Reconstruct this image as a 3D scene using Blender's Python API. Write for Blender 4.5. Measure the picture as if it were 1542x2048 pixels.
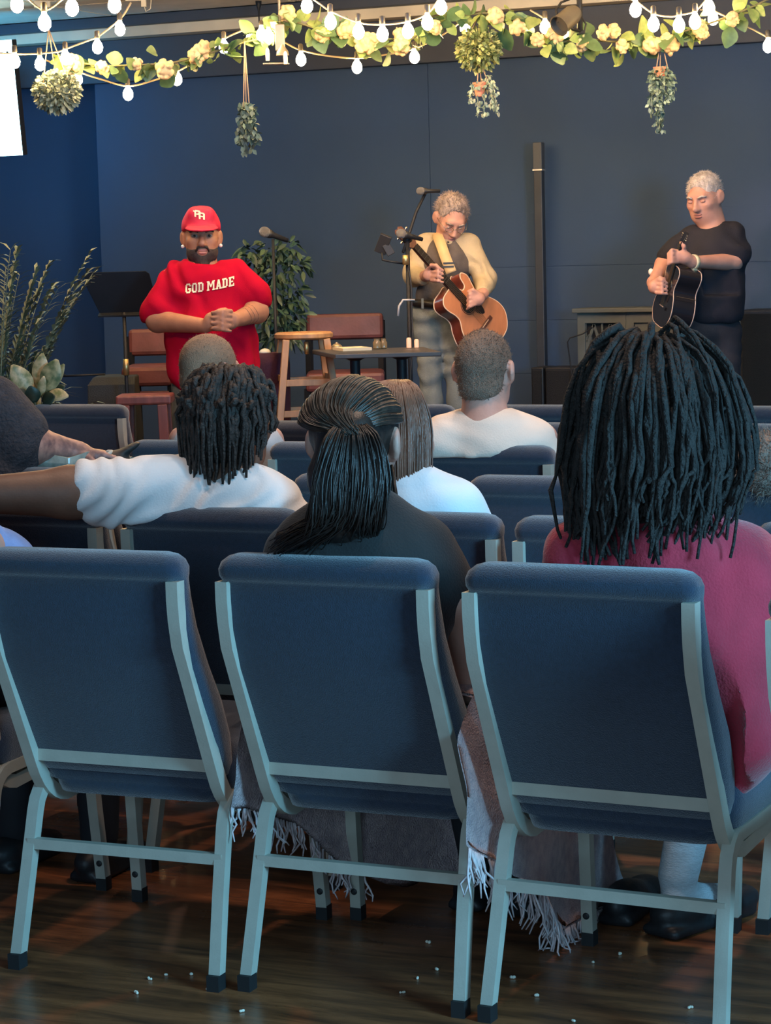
import bpy, bmesh, math, random
import numpy as np
from mathutils import Vector, Matrix
random.seed(7); RNG = np.random.default_rng(7)
for o in list(bpy.data.objects): bpy.data.objects.remove(o, do_unlink=True)
SC = bpy.context.scene
COL = SC.collection
PI = math.pi
# ------------------------------------------------------------------ camera
F, H, PITCH, ROLL, YAW = 4604.0, 1.45, 0.1107, 0.0252, 0.43
_r0 = np.array([math.cos(YAW), math.sin(YAW), 0.0])
FWD = np.array([-math.sin(YAW)*math.cos(PITCH), math.cos(YAW)*math.cos(PITCH), -math.sin(PITCH)])
_u0 = np.cross(_r0, FWD)
RT = math.cos(ROLL)*_r0 - math.sin(ROLL)*_u0
UP = math.sin(ROLL)*_r0 + math.cos(ROLL)*_u0
EYE = np.array([0.0, 0.0, H])
cam = bpy.data.cameras.new('camera'); cam_o = bpy.data.objects.new('camera', cam); COL.objects.link(cam_o)
cam.sensor_fit = 'VERTICAL'; cam.sensor_height = 24.0; cam.sensor_width = 24.0*1542/2048
cam.lens = F/2048*24.0
cam.clip_end = 100
m = Matrix.Identity(4)
for i in range(3):
    m[i][0] = RT[i]; m[i][1] = UP[i]; m[i][2] = -FWD[i]; m[i][3] = EYE[i]
cam_o.matrix_world = m
SC.camera = cam_o
# ------------------------------------------------------------------ world, lights, exposure
SC.view_settings.view_transform = 'Standard'; SC.view_settings.look = 'None'
SC.view_settings.gamma = 1.0; SC.view_settings.use_curve_mapping = False
SC.view_settings.exposure = 0.0
W = bpy.data.worlds.new('world'); SC.world = W; W.use_nodes = True
W.node_tree.nodes['Background'].inputs[0].default_value = (0.30, 0.52, 0.95, 1)
W.node_tree.nodes['Background'].inputs[1].default_value = 0.10
def area(name, loc, aim, size, power, color, spread=PI):
    l = bpy.data.lights.new(name, 'AREA'); l.shape = 'RECTANGLE'; l.size, l.size_y = size
    l.energy = power; l.color = color; l.spread = spread
    o = bpy.data.objects.new(name, l); COL.objects.link(o); o.location = loc
    o.rotation_euler = (Vector(aim)-Vector(loc)).to_track_quat('-Z', 'Y').to_euler(); return o
def spot(name, loc, aim, power, color, angle=60, blend=0.6, r=0.08):
    l = bpy.data.lights.new(name, 'SPOT'); l.energy = power; l.color = color
    l.spot_size = math.radians(angle); l.spot_blend = blend; l.shadow_soft_size = r
    o = bpy.data.objects.new(name, l); COL.objects.link(o); o.location = loc
    o.rotation_euler = (Vector(aim)-Vector(loc)).to_track_quat('-Z', 'Y').to_euler(); return o
# cool lights, no windows built: assumed daylight behind the photographer, added fill at right
area('assumed_daylight_behind', (-0.2, -3.2, 2.0), (-2.8, 6.0, 0.8), (3.4, 1.6), 150, (0.42, 0.74, 1.0))  # unseen source, assumed from the cool light on the shirt backs
area('added_cool_fill_side', (2.6, 2.5, 1.9), (-2.6, 6.0, 0.9), (1.4, 1.4), 360, (0.22, 0.64, 1.0))  # unseen cool fill added to brighten and tint the white shirt
area('added_backdrop_wash', (-3.6, 8.9, 2.86), (-4.2, 11.2, 1.0), (4.0, 0.5), 42, (0.30, 0.56, 1.0))  # unseen cool wash added to brighten the backdrop
# warm stage wash from unseen cans, assumed on the ceiling
spot('assumed_can_light', (-4.2, 7.2, 2.8), (-5.2, 9.6, 1.2), 92, (1.0, 0.54, 0.42), 46)
spot('assumed_can_light', (-3.2, 8.2, 2.8), (-4.65, 11.0, 1.2), 130, (1.0, 0.56, 0.42), 30)
spot('assumed_can_light', (-4.0, 8.6, 2.8), (-3.35, 11.2, 1.4), 125, (1.0, 0.48, 0.40), 30)
# added warm fill over the seats for heads and chair tops, no fixtures
for dl in ((-2.3, 5.9, 75), (-4.3, 6.9, 85), (-1.2, 6.2, 75), (-3.1, 7.3, 85), (-3.0, 4.5, 45), (-1.5, 4.35, 50)):
    spot('added_warm_fill', (dl[0], dl[1], 2.86), (dl[0], dl[1]-0.15, 0.0), dl[2], (1.0, 0.70, 0.52), 120, 0.9, 0.06)
# ------------------------------------------------------------------ helpers
def ray(px, py): return FWD + RT*((px-771)/F) - UP*((py-1024)/F)
def at(px, py, dep): return EYE + ray(px, py)*dep           # a point dep metres in front of the lens
def atz(px, py, z):
    r = ray(px, py); return EYE + r*((z-H)/r[2])
def aty(px, py, y):
    r = ray(px, py); return EYE + r*(y/r[1])
class Q:
    """sketching frame: points at a given distance, off = metres towards the camera"""
    def __init__(s, dep): s.dep = dep; s.s = dep/F
    def __call__(s, px, py, off=0.0): return at(px, py, s.dep-off)
FH = np.array([-math.sin(YAW), math.cos(YAW), 0.0])
CAMR = np.stack([_r0, FH, np.array([0, 0, 1.0])], 1)      # columns: image right, away, up
def rotz(a): c, s = math.cos(a), math.sin(a); return np.array([[c, -s, 0], [s, c, 0], [0, 0, 1.0]])
def rotx(a): c, s = math.cos(a), math.sin(a); return np.array([[1.0, 0, 0], [0, c, -s], [0, s, c]])
def roty(a): c, s = math.cos(a), math.sin(a); return np.array([[c, 0, s], [0, 1.0, 0], [-s, 0, c]])

_MC = {}
def mat(name, col, rough=0.6, var=0.0, vs=8.0, bump=0.0, bs=60.0, metal=0.0, emit=None, es=0.0, sheen=0.0, col2=None, trans=0.0, spec=0.5, coat=0.0, alpha=1.0, stretch=None):
    if name in _MC: return _MC[name]
    M = bpy.data.materials.new(name); M.use_nodes = True; nt = M.node_tree; b = nt.nodes['Principled BSDF']
    c = tuple(col)+(1,)
    b.inputs['Base Color'].default_value = c; b.inputs['Roughness'].default_value = rough; b.inputs['Metallic'].default_value = metal
    b.inputs['Specular IOR Level'].default_value = spec
    if sheen: b.inputs['Sheen Weight'].default_value = sheen
    if trans: b.inputs['Transmission Weight'].default_value = trans
    if coat: b.inputs['Coat Weight'].default_value = coat; b.inputs['Coat Roughness'].default_value = 0.15
    if alpha < 1: b.inputs['Alpha'].default_value = alpha
    if emit: b.inputs['Emission Color'].default_value = tuple(emit)+(1,); b.inputs['Emission Strength'].default_value = es
    if var or bump or col2:
        tc = nt.nodes.new('ShaderNodeTexCoord'); src = tc.outputs['Object']
        if stretch:
            mp = nt.nodes.new('ShaderNodeMapping'); mp.inputs['Scale'].default_value = stretch
            nt.links.new(src, mp.inputs['Vector']); src = mp.outputs['Vector']
    if var or col2:
        n = nt.nodes.new('ShaderNodeTexNoise'); n.inputs['Scale'].default_value = vs; n.inputs['Detail'].default_value = 5
        nt.links.new(src, n.inputs['Vector'])
        mx = nt.nodes.new('ShaderNodeMix'); mx.data_type = 'RGBA'
        if col2 is None: a = tuple(x*(1-var) for x in col); d = tuple(min(1, x*(1+var)) for x in col)
        else: a, d = tuple(col), tuple(col2)
        mx.inputs['A'].default_value = a+(1,); mx.inputs['B'].default_value = d+(1,)
        rp = nt.nodes.new('ShaderNodeValToRGB'); rp.color_ramp.elements[0].position = 0.35; rp.color_ramp.elements[1].position = 0.65
        nt.links.new(n.outputs['Fac'], rp.inputs['Fac']); nt.links.new(rp.outputs['Color'], mx.inputs['Factor'])
        nt.links.new(mx.outputs['Result'], b.inputs['Base Color'])
    if bump:
        n2 = nt.nodes.new('ShaderNodeTexNoise'); n2.inputs['Scale'].default_value = bs; n2.inputs['Detail'].default_value = 3
        nt.links.new(src, n2.inputs['Vector'])
        bp = nt.nodes.new('ShaderNodeBump'); bp.inputs['Strength'].default_value = bump; bp.inputs['Distance'].default_value = 0.01
        nt.links.new(n2.outputs['Fac'], bp.inputs['Height']); nt.links.new(bp.outputs['Normal'], b.inputs['Normal'])
    _MC[name] = M; return M

def mesh_from(name, V, Fc, m, smooth=True):
    me = bpy.data.meshes.new(name)
    V = np.asarray(V, dtype=np.float64)
    me.from_pydata(V.tolist(), [], [tuple(f) for f in (Fc.tolist() if isinstance(Fc, np.ndarray) else Fc)])
    me.materials.append(m)
    if smooth: me.polygons.foreach_set('use_smooth', np.ones(len(me.polygons), dtype=bool))
    me.update(); return me
def link(name, me, parent=None, loc=None):
    o = bpy.data.objects.new(name, me); COL.objects.link(o)
    if parent is not None: o.parent = parent
    if loc is not None: o.location = loc
    return o
def tag(o, label, cat, group=None, kind=None):
    if label: o['label'] = label
    if cat: o['category'] = cat
    if group: o['group'] = group
    if kind: o['kind'] = kind
    return o
def thing(name, loc, label, cat, group=None, rz=0.0):
    o = bpy.data.objects.new(name, None); COL.objects.link(o); o.empty_display_size = 0.1
    o.location = Vector([float(x) for x in loc]); o.rotation_euler = (0, 0, rz)
    return tag(o, label, cat, group)
class MB:
    """mesh collector; points are world points, shifted by -base of the thing when built"""
    def __init__(s): s.v = []; s.f = []
    def add(s, V, Fc):
        n = len(s.v); s.v.extend([tuple(map(float, p)) for p in V]); s.f.extend([tuple(int(i)+n for i in f) for f in Fc]); return s
    def box(s, c, h, R=None, taper=1.0):
        c = np.asarray(c, float); P = []
        for z in (-1, 1):
            k = 1.0 if z < 0 else taper
            for x, y in ((-1, -1), (1, -1), (1, 1), (-1, 1)):
                p = np.array([x*h[0]*k, y*h[1]*k, z*h[2]]); P.append(c + (R@p if R is not None else p))
        return s.add(P, [(3, 2, 1, 0), (4, 5, 6, 7), (0, 1, 5, 4), (1, 2, 6, 5), (2, 3, 7, 6), (3, 0, 4, 7)])
    def tube(s, pts, r, n=8, cap=True, rect=None, upv=None):
        pts = [np.asarray(p, float) for p in pts]; N = len(pts)
        rs = r if hasattr(r, '__len__') else [r]*N
        up = None; rings = []
        for i in range(N):
            t = pts[min(i+1, N-1)]-pts[max(i-1, 0)]; L = np.linalg.norm(t); t = t/L if L > 1e-9 else np.array([0, 0, 1.0])
            if up is None:
                a = np.array(upv, float) if upv is not None else (np.array([0, 0, 1.0]) if abs(t[2]) < 0.9 else np.array([1.0, 0, 0]))
                up = a - t*(a@t); up /= np.linalg.norm(up)
            else:
                up = up - t*(up@t); l = np.linalg.norm(up); up = up/l if l > 1e-6 else np.array([1.0, 0, 0])
            sd = np.cross(t, up)
            if rect:
                k = 1.0
                if 0 < i < N-1:
                    a = pts[i]-pts[i-1]; b = pts[i+1]-pts[i]
                    co = (a@b)/(np.linalg.norm(a)*np.linalg.norm(b)+1e-12); k = 1/max(0.6, math.sqrt((1+co)/2))
                a, b = rect; rings.append([pts[i]+sd*x*a+up*y*b*k for x, y in ((-1, -1), (1, -1), (1, 1), (-1, 1))])
            else:
                rings.append([pts[i]+(sd*math.cos(q)+up*math.sin(q))*rs[i] for q in [2*PI*j/n for j in range(n)]])
        k = len(rings[0]); V = [p for R in rings for p in R]; Fc = []
        for i in range(N-1):
            for j in range(k): Fc.append((i*k+j, i*k+(j+1) % k, (i+1)*k+(j+1) % k, (i+1)*k+j))
        if cap: Fc.append(tuple(range(k-1, -1, -1))); Fc.append(tuple((N-1)*k+j for j in range(k)))
        return s.add(V, Fc)
    def lathe(s, prof, c, n=16, R=None):
        c = np.asarray(c, float); V = []; Fc = []
        for r, z in prof:
            for j in range(n):
                p = np.array([r*math.cos(2*PI*j/n), r*math.sin(2*PI*j/n), z]); V.append(c+(R@p if R is not None else p))
        for i in range(len(prof)-1):
            for j in range(n): Fc.append((i*n+j, i*n+(j+1) % n, (i+1)*n+(j+1) % n, (i+1)*n+j))
        Fc.append(tuple(range(n-1, -1, -1))); Fc.append(tuple((len(prof)-1)*n+j for j in range(n)))
        return s.add(V, Fc)
    def ell(s, c, r, R=None, n=12, m=8):
        c = np.asarray(c, float); V = []; Fc = []
        for i in range(m+1):
            a = PI*i/m
            for j in range(n):
                p = np.array([r[0]*math.sin(a)*math.cos(2*PI*j/n), r[1]*math.sin(a)*math.sin(2*PI*j/n), r[2]*math.cos(a)])
                V.append(c+(R@p if R is not None else p))
        for i in range(m):
            for j in range(n): Fc.append((i*n+j, (i+1)*n+j, (i+1)*n+(j+1) % n, i*n+(j+1) % n))
        return s.add(V, Fc)
    def prism(s, poly, h, M):
        """poly (x,y) extruded 0..h along z, placed by function M(x,y,z)"""
        n = len(poly); V = [M(x, y, 0) for x, y in poly]+[M(x, y, h) for x, y in poly]
        return s.add(V, [tuple(range(n-1, -1, -1)), tuple(range(n, 2*n))]+[(i, (i+1) % n, n+(i+1) % n, n+i) for i in range(n)])
    def obj(s, name, m, parent=None, base=None, smooth=False, bevel=0.0, auto=False):
        b = np.zeros(3) if base is None else np.asarray(base, float)
        V = np.asarray(s.v)-b
        me = mesh_from(name, V, s.f, m, smooth)
        o = link(name, me, parent)
        if bevel:
            md = o.modifiers.new('bevel', 'BEVEL'); md.width = bevel; md.segments = 2; md.limit_method = 'ANGLE'; md.angle_limit = math.radians(40)
        if auto:
            me.polygons.foreach_set('use_smooth', np.ones(len(me.polygons), dtype=bool))
            me.set_sharp_from_angle(angle=math.radians(40))
        return o
def base_of(t): return np.array(t.location)

# ---- smooth solids: distance fields meshed by surface nets
def E_(c, r, R=None, k=0.02, op='+'): return ('e', np.asarray(c, float), np.asarray(r, float), R, k, op)
def C_(a, b, ra, rb=None, k=0.02, op='+'): return ('c', np.asarray(a, float), np.asarray(b, float), (ra, ra if rb is None else rb), k, op)
def B_(c, h, r=0.01, R=None, k=0.02, op='+'): return ('b', np.asarray(c, float), (np.asarray(h, float), r), R, k, op)
def _bb(p, pad):
    if p[0] == 'c':
        a, b = p[1], p[2]; r = max(p[3]); return np.minimum(a, b)-r-pad, np.maximum(a, b)+r+pad
    h = p[2] if p[0] == 'e' else p[2][0]+0.0
    R = p[3]
    e = h if R is None else np.abs(R)@h
    return p[1]-e-pad, p[1]+e+pad
def _ev(p, X, Y, Z):
    if p[0] == 'c':
        a, b, (ra, rb) = p[1], p[2], p[3]; ba = b-a; L = ba@ba+1e-12
        x, y, z = X-a[0], Y-a[1], Z-a[2]
        t = np.clip((x*ba[0]+y*ba[1]+z*ba[2])/L, 0, 1)
        return np.sqrt((x-t*ba[0])**2+(y-t*ba[1])**2+(z-t*ba[2])**2)-(ra+(rb-ra)*t)
    x, y, z = X-p[1][0], Y-p[1][1], Z-p[1][2]
    R = p[3]
    if R is not None:
        x, y, z = (R[0, 0]*x+R[1, 0]*y+R[2, 0]*z, R[0, 1]*x+R[1, 1]*y+R[2, 1]*z, R[0, 2]*x+R[1, 2]*y+R[2, 2]*z)
    if p[0] == 'e':
        r = p[2]
        k0 = np.sqrt((x/r[0])**2+(y/r[1])**2+(z/r[2])**2); k1 = np.sqrt((x/r[0]**2)**2+(y/r[1]**2)**2+(z/r[2]**2)**2)
        return k0*(k0-1)/(k1+1e-9)
    h, r = p[2]; h = h-r
    qx, qy, qz = np.abs(x)-h[0], np.abs(y)-h[1], np.abs(z)-h[2]
    return np.sqrt(np.maximum(qx, 0)**2+np.maximum(qy, 0)**2+np.maximum(qz, 0)**2)+np.minimum(np.maximum(qx, np.maximum(qy, qz)), 0)-r
def sdf_mesh(prims, vox, warp=None):
    lo = np.min([_bb(p, 0)[0] for p in prims if p[5] == '+'], 0)-3*vox-0.01
    hi = np.max([_bb(p, 0)[1] for p in prims if p[5] == '+'], 0)+3*vox+0.01
    n = np.ceil((hi-lo)/vox).astype(int)+1
    G = np.full(n, 0.2, dtype=np.float32)
    ax = [(lo[i]+vox*np.arange(n[i])).astype(np.float32) for i in range(3)]
    for p in prims:
        k = p[4]; a, b = _bb(p, k+3*vox)
        i0 = np.clip(np.floor((a-lo)/vox).astype(int), 0, n); i1 = np.clip(np.ceil((b-lo)/vox).astype(int)+1, 0, n)
        if np.any(i1 <= i0): continue
        sl = tuple(slice(i0[i], i1[i]) for i in range(3))
        d = _ev(p, ax[0][sl[0]][:, None, None], ax[1][sl[1]][None, :, None], ax[2][sl[2]][None, None, :]).astype(np.float32)
        g = G[sl]
        if p[5] == '+':
            h = np.maximum(k-np.abs(g-d), 0)/max(k, 1e-6); G[sl] = np.minimum(g, d)-h*h*k*0.25
        else:
            d = -d; h = np.maximum(k-np.abs(g-d), 0)/max(k, 1e-6); G[sl] = np.maximum(g, d)+h*h*k*0.25
    S = G < 0
    act = np.zeros(np.array(n)-1, dtype=np.int8)
    for dx in (0, 1):
        for dy in (0, 1):
            for dz in (0, 1): act += S[dx:n[0]-1+dx, dy:n[1]-1+dy, dz:n[2]-1+dz]
    cells = np.argwhere((act > 0) & (act < 8))
    idx = np.full(np.array(n)-1, -1, dtype=np.int64); idx[tuple(cells.T)] = np.arange(len(cells))
    acc = np.zeros((len(cells), 3)); cnt = np.zeros(len(cells))
    cor = [(0, 0, 0), (1, 0, 0), (0, 1, 0), (1, 1, 0), (0, 0, 1), (1, 0, 1), (0, 1, 1), (1, 1, 1)]
    vals = [G[cells[:, 0]+c[0], cells[:, 1]+c[1], cells[:, 2]+c[2]].astype(np.float64) for c in cor]
    for a in range(8):
        for bit in (1, 2, 4):
            if a & bit: continue
            b = a | bit; va, vb = vals[a], vals[b]; mk = (va < 0) != (vb < 0)
            t = np.where(mk, va/(va-vb+1e-20), 0); pa = np.array(cor[a], float); pb = np.array(cor[b], float)
            acc[mk] += pa+(pb-pa)*t[mk][:, None]; cnt[mk] += 1
    V = lo+vox*(cells+acc/np.maximum(cnt, 1)[:, None])
    Fs = []
    for axis in range(3):
        u, v = [(1, 2), (2, 0), (0, 1)][axis]
        sl0 = [slice(1, -1)]*3; sl0[axis] = slice(0, n[axis]-1); sl1 = list(sl0); sl1[axis] = slice(1, n[axis])
        s0, s1 = S[tuple(sl0)], S[tuple(sl1)]
        e = np.argwhere(s0 != s1); fl = s0[tuple(e.T)]
        base = e.copy(); base[:, u] += 1; base[:, v] += 1
        def cid(du, dv):
            q = base.copy(); q[:, u] += du; q[:, v] += dv; return idx[tuple(q.T)]
        q = np.stack([cid(-1, -1), cid(0, -1), cid(0, 0), cid(-1, 0)], 1)
        q[~fl] = q[~fl][:, ::-1]; Fs.append(q)
    Fs = np.concatenate(Fs); Fs = Fs[(Fs >= 0).all(1)]
    if warp is not None: V = warp(V, vnormals(V, Fs))
    return V, Fs
def vnormals(V, Fq):
    n = np.cross(V[Fq[:, 2]]-V[Fq[:, 0]], V[Fq[:, 3]]-V[Fq[:, 1]]); N = np.zeros_like(V)
    for i in range(4): np.add.at(N, Fq[:, i], n)
    return N/(np.linalg.norm(N, axis=1, keepdims=True)+1e-12)
def solid(name, prims, vox, m, parent, warp=None, base=None, relax=1):
    V, Fq = sdf_mesh(prims, vox, warp)
    for _ in range(relax):
        S = np.zeros_like(V); c = np.zeros(len(V))
        for i in range(4):
            a, b = Fq[:, i], Fq[:, (i+1) % 4]; np.add.at(S, a, V[b]); np.add.at(c, a, 1)
        V = 0.5*V+0.5*S/np.maximum(c, 1)[:, None]
    b = base_of(parent) if base is None else base
    return link(name, mesh_from(name, V-b, Fq, m, True), parent)
def _hash(i): return np.modf(np.abs(np.sin(i*12.9898)*43758.5453))[0]
def vnoise(P, f):
    P = np.asarray(P)*f+100.0; I = np.floor(P); Fr = P-I; Fr = Fr*Fr*(3-2*Fr); r = 0
    for dx in (0, 1):
        for dy in (0, 1):
            for dz in (0, 1):
                w = (Fr[:, 0] if dx else 1-Fr[:, 0])*(Fr[:, 1] if dy else 1-Fr[:, 1])*(Fr[:, 2] if dz else 1-Fr[:, 2])
                r = r+w*_hash((I[:, 0]+dx)*1.0+(I[:, 1]+dy)*57.0+(I[:, 2]+dz)*113.0)
    return r*2-1
def folds(amp=0.006, f=9.0, dirv=(1, 0, 0), seed=0.0, fine=0.0, ridge=True):
    dv = np.asarray(dirv, float); dv = dv/np.linalg.norm(dv)
    def w(V, N):
        P = V+seed
        wv = vnoise(P, 5.0)*0.12+vnoise(P+7, 11.0)*0.04
        t = (V@dv+wv)*f*2*PI
        s = np.sin(t)
        if ridge: s = np.sign(s)*np.abs(s)**0.7
        g = 0.35+0.65*np.clip(vnoise(P+3, 4.5)+0.3, 0, 1)
        d = amp*s*g
        if fine: d = d+fine*vnoise(P, 70.0)
        return V+N*d[:, None]
    return w
def fuzz(amp, f, seed=0.0):
    return lambda V, N: V+N*(amp*vnoise(V+seed, f)+0.5*amp*vnoise(V+seed, f*2.3))[:, None]
# ------------------------------------------------------------------ the setting
def structure(o): o['kind'] = 'structure'; return o
X0, X1, Y0, YW, ZC = -9.6, 3.2, 0.6, 12.2, 2.9
def floor_mat():
    M = bpy.data.materials.new('brown_laminate'); M.use_nodes = True; nt = M.node_tree; b = nt.nodes['Principled BSDF']
    tc = nt.nodes.new('ShaderNodeTexCoord'); mp = nt.nodes.new('ShaderNodeMapping'); mp.inputs['Scale'].default_value = (1.3, 9.0, 1); mp.inputs['Rotation'].default_value = (0, 0, 0.35)
    nt.links.new(tc.outputs['Object'], mp.inputs['Vector'])
    n = nt.nodes.new('ShaderNodeTexNoise'); n.inputs['Scale'].default_value = 2.2; n.inputs['Detail'].default_value = 9; n.inputs['Roughness'].default_value = 0.68; n.inputs['Distortion'].default_value = 0.6
    nt.links.new(mp.outputs['Vector'], n.inputs['Vector'])
    cr = nt.nodes.new('ShaderNodeValToRGB'); e = cr.color_ramp.elements
    e[0].position = 0.3; e[0].color = (0.055, 0.025, 0.014, 1); e[1].position = 0.72; e[1].color = (0.46, 0.155, 0.058, 1)
    k = e.new(0.5); k.color = (0.22, 0.076, 0.030, 1)
    nt.links.new(n.outputs['Fac'], cr.inputs['Fac']); nt.links.new(cr.outputs['Color'], b.inputs['Base Color'])
    n2 = nt.nodes.new('ShaderNodeTexNoise'); n2.inputs['Scale'].default_value = 3.0; n2.inputs['Detail'].default_value = 6
    nt.links.new(tc.outputs['Object'], n2.inputs['Vector'])
    mr = nt.nodes.new('ShaderNodeMapRange'); mr.inputs['From Min'].default_value = 0.3; mr.inputs['From Max'].default_value = 0.7; mr.inputs['To Min'].default_value = 0.16; mr.inputs['To Max'].default_value = 0.48
    nt.links.new(n2.outputs['Fac'], mr.inputs['Value']); nt.links.new(mr.outputs['Result'], b.inputs['Roughness'])
    bp = nt.nodes.new('ShaderNodeBump'); bp.inputs['Strength'].default_value = 0.25; bp.inputs['Distance'].default_value = 0.004
    nt.links.new(n.outputs['Fac'], bp.inputs['Height']); nt.links.new(bp.outputs['Normal'], b.inputs['Normal'])
    return M
structure(MB().box(((X0+X1)/2, (Y0-4+YW+0.6)/2, -0.05), ((X1-X0)/2, (YW+0.6-Y0+4)/2, 0.05)).obj('floor', floor_mat()))
WALL = mat('slate_wall_paint', (0.045, 0.080, 0.148), 0.7, var=0.06, vs=1.2, bump=0.05, bs=120, spec=0.2)
WALL_D = mat('dark_bulkhead_paint', (0.045, 0.056, 0.080), 0.6, var=0.1, vs=2, bump=0.06, bs=90)
wb = structure(MB().box(((X0+X1)/2, YW+0.56, 1.5), ((X1-X0)/2, 0.05, 1.5)).obj('wall_back', WALL))
# stage backdrop: tall painted panels standing in front of the rear wall, with real seams
bd = structure(MB().box((-2.2, YW+0.12, 1.42), (5.27, 0.05, 1.42)).obj('wall_backdrop', WALL))
xs = [-7.47, -5.262, -3.05, -0.84, 1.37, 3.05]
for a, b in zip(xs[:-1], xs[1:]):
    MB().box(((a+b)/2, YW+0.035, 1.42), ((b-a)/2-0.0012, 0.035, 1.42)).obj('backdrop_panel', WALL, bd, bevel=0.0015)
# faint lap boards low on the backdrop, right of the seam
for i in range(4):
    MB().box((-4.05, YW-0.004, 0.62+0.30*i), (0.98, 0.0052, 0.1494)).obj('board', WALL, bd, bevel=0.0008)
structure(MB().box((X0-0.05, 6.2, 1.5), (0.05, 6.6, 1.5)).obj('wall_left', WALL))
structure(MB().box(((X0+X1)/2, YW-0.02, 2.655), ((X1-X0)/2, 0.045, 0.125)).obj('trim_1', WALL_D, bevel=0.004))
CREAM = mat('cream_trim', (0.70, 0.60, 0.44), 0.6, var=0.12, vs=3)
structure(MB().box(((X0+X1)/2, YW-0.08, 2.812), ((X1-X0)/2, 0.10, 0.030)).obj('trim_2', CREAM, bevel=0.004))
structure(MB().box(((X0+X1)/2, YW-0.12, 2.871), ((X1-X0)/2, 0.12, 0.029)).obj('trim_3', WALL_D, bevel=0.004))
TILE = mat('ceiling_tile', (0.88, 0.76, 0.58), 0.85, var=0.06, vs=6, bump=0.25, bs=160)
ce = structure(MB().box(((X0+X1)/2, (2.0+YW)/2, ZC+0.06), ((X1-X0)/2, (YW-2.0)/2, 0.04)).obj('ceiling', mat('ceiling_grid', (0.35, 0.31, 0.26), 0.6)))
tm = mesh_from('ceiling_tile', *(lambda b: (b.v, b.f))(MB().box((0, 0, 0), (0.603, 0.298, 0.012))), TILE, False)
for i in range(10):
    for j in range(6):
        y = YW-0.26-0.305-0.61*j; x = -9.0+1.22*i
        link('ceiling_tile', tm, ce, (x, y, ZC+0.012))
# low stage platform
PLZ = 0.20
CARPET = mat('black_stage_carpet', (0.020, 0.022, 0.026), 0.95, var=0.2, vs=30, bump=0.4, bs=300)
structure(MB().box(((-7.4+X1)/2, (9.95+YW+0.1)/2, PLZ/2), ((X1+7.4)/2, (YW+0.1-9.95)/2, PLZ/2)).obj('floor_stage', CARPET, bevel=0.01))
# ------------------------------------------------------------------ stacking church chairs
FAB = mat('navy_chair_fabric', (0.018, 0.029, 0.054), 0.92, var=0.12, vs=90, bump=0.35, bs=420, sheen=0.6, spec=0.3)
FRAME = mat('sand_powder_coat', (0.44, 0.41, 0.34), 0.42, var=0.05, vs=20, bump=0.05, bs=250)
RUB = mat('black_rubber', (0.012, 0.012, 0.013), 0.6, var=0.1)
def arc(p0, p1, p2, n=6):
    p0, p1, p2 = map(np.asarray, (p0, p1, p2)); return [(1-t)**2*p0+2*t*(1-t)*p1+t*t*p2 for t in np.linspace(0, 1, n)]
def ring(w, y0, y1, z, r, n=4):
    r = min(r, (y1-y0)/2*0.98, w*0.98); P = []
    for cx, cyy, a0 in ((w-r, y1-r, 0), (-w+r, y1-r, PI/2), (-w+r, y0+r, PI), (w-r, y0+r, 1.5*PI)):
        for i in range(n+1):
            a = a0+PI/2*i/n; P.append((cx+r*math.cos(a), cyy+r*math.sin(a), z))
    return P
def loft(rings):
    k = len(rings[0]); V = [p for R in rings for p in R]; Fc = []
    for i in range(len(rings)-1):
        for j in range(k): Fc.append((i*k+j, i*k+(j+1) % k, (i+1)*k+(j+1) % k, (i+1)*k+j))
    Fc.append(tuple(range(k-1, -1, -1))); Fc.append(tuple((len(rings)-1)*k+j for j in range(k))); return V, Fc
def post_y(z): return -0.078+0.02*max(0, (0.80-z)/0.10)**1.5*0.5 if z > 0.70 else -0.068+(0.70-z)*0.158/0.32
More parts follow.
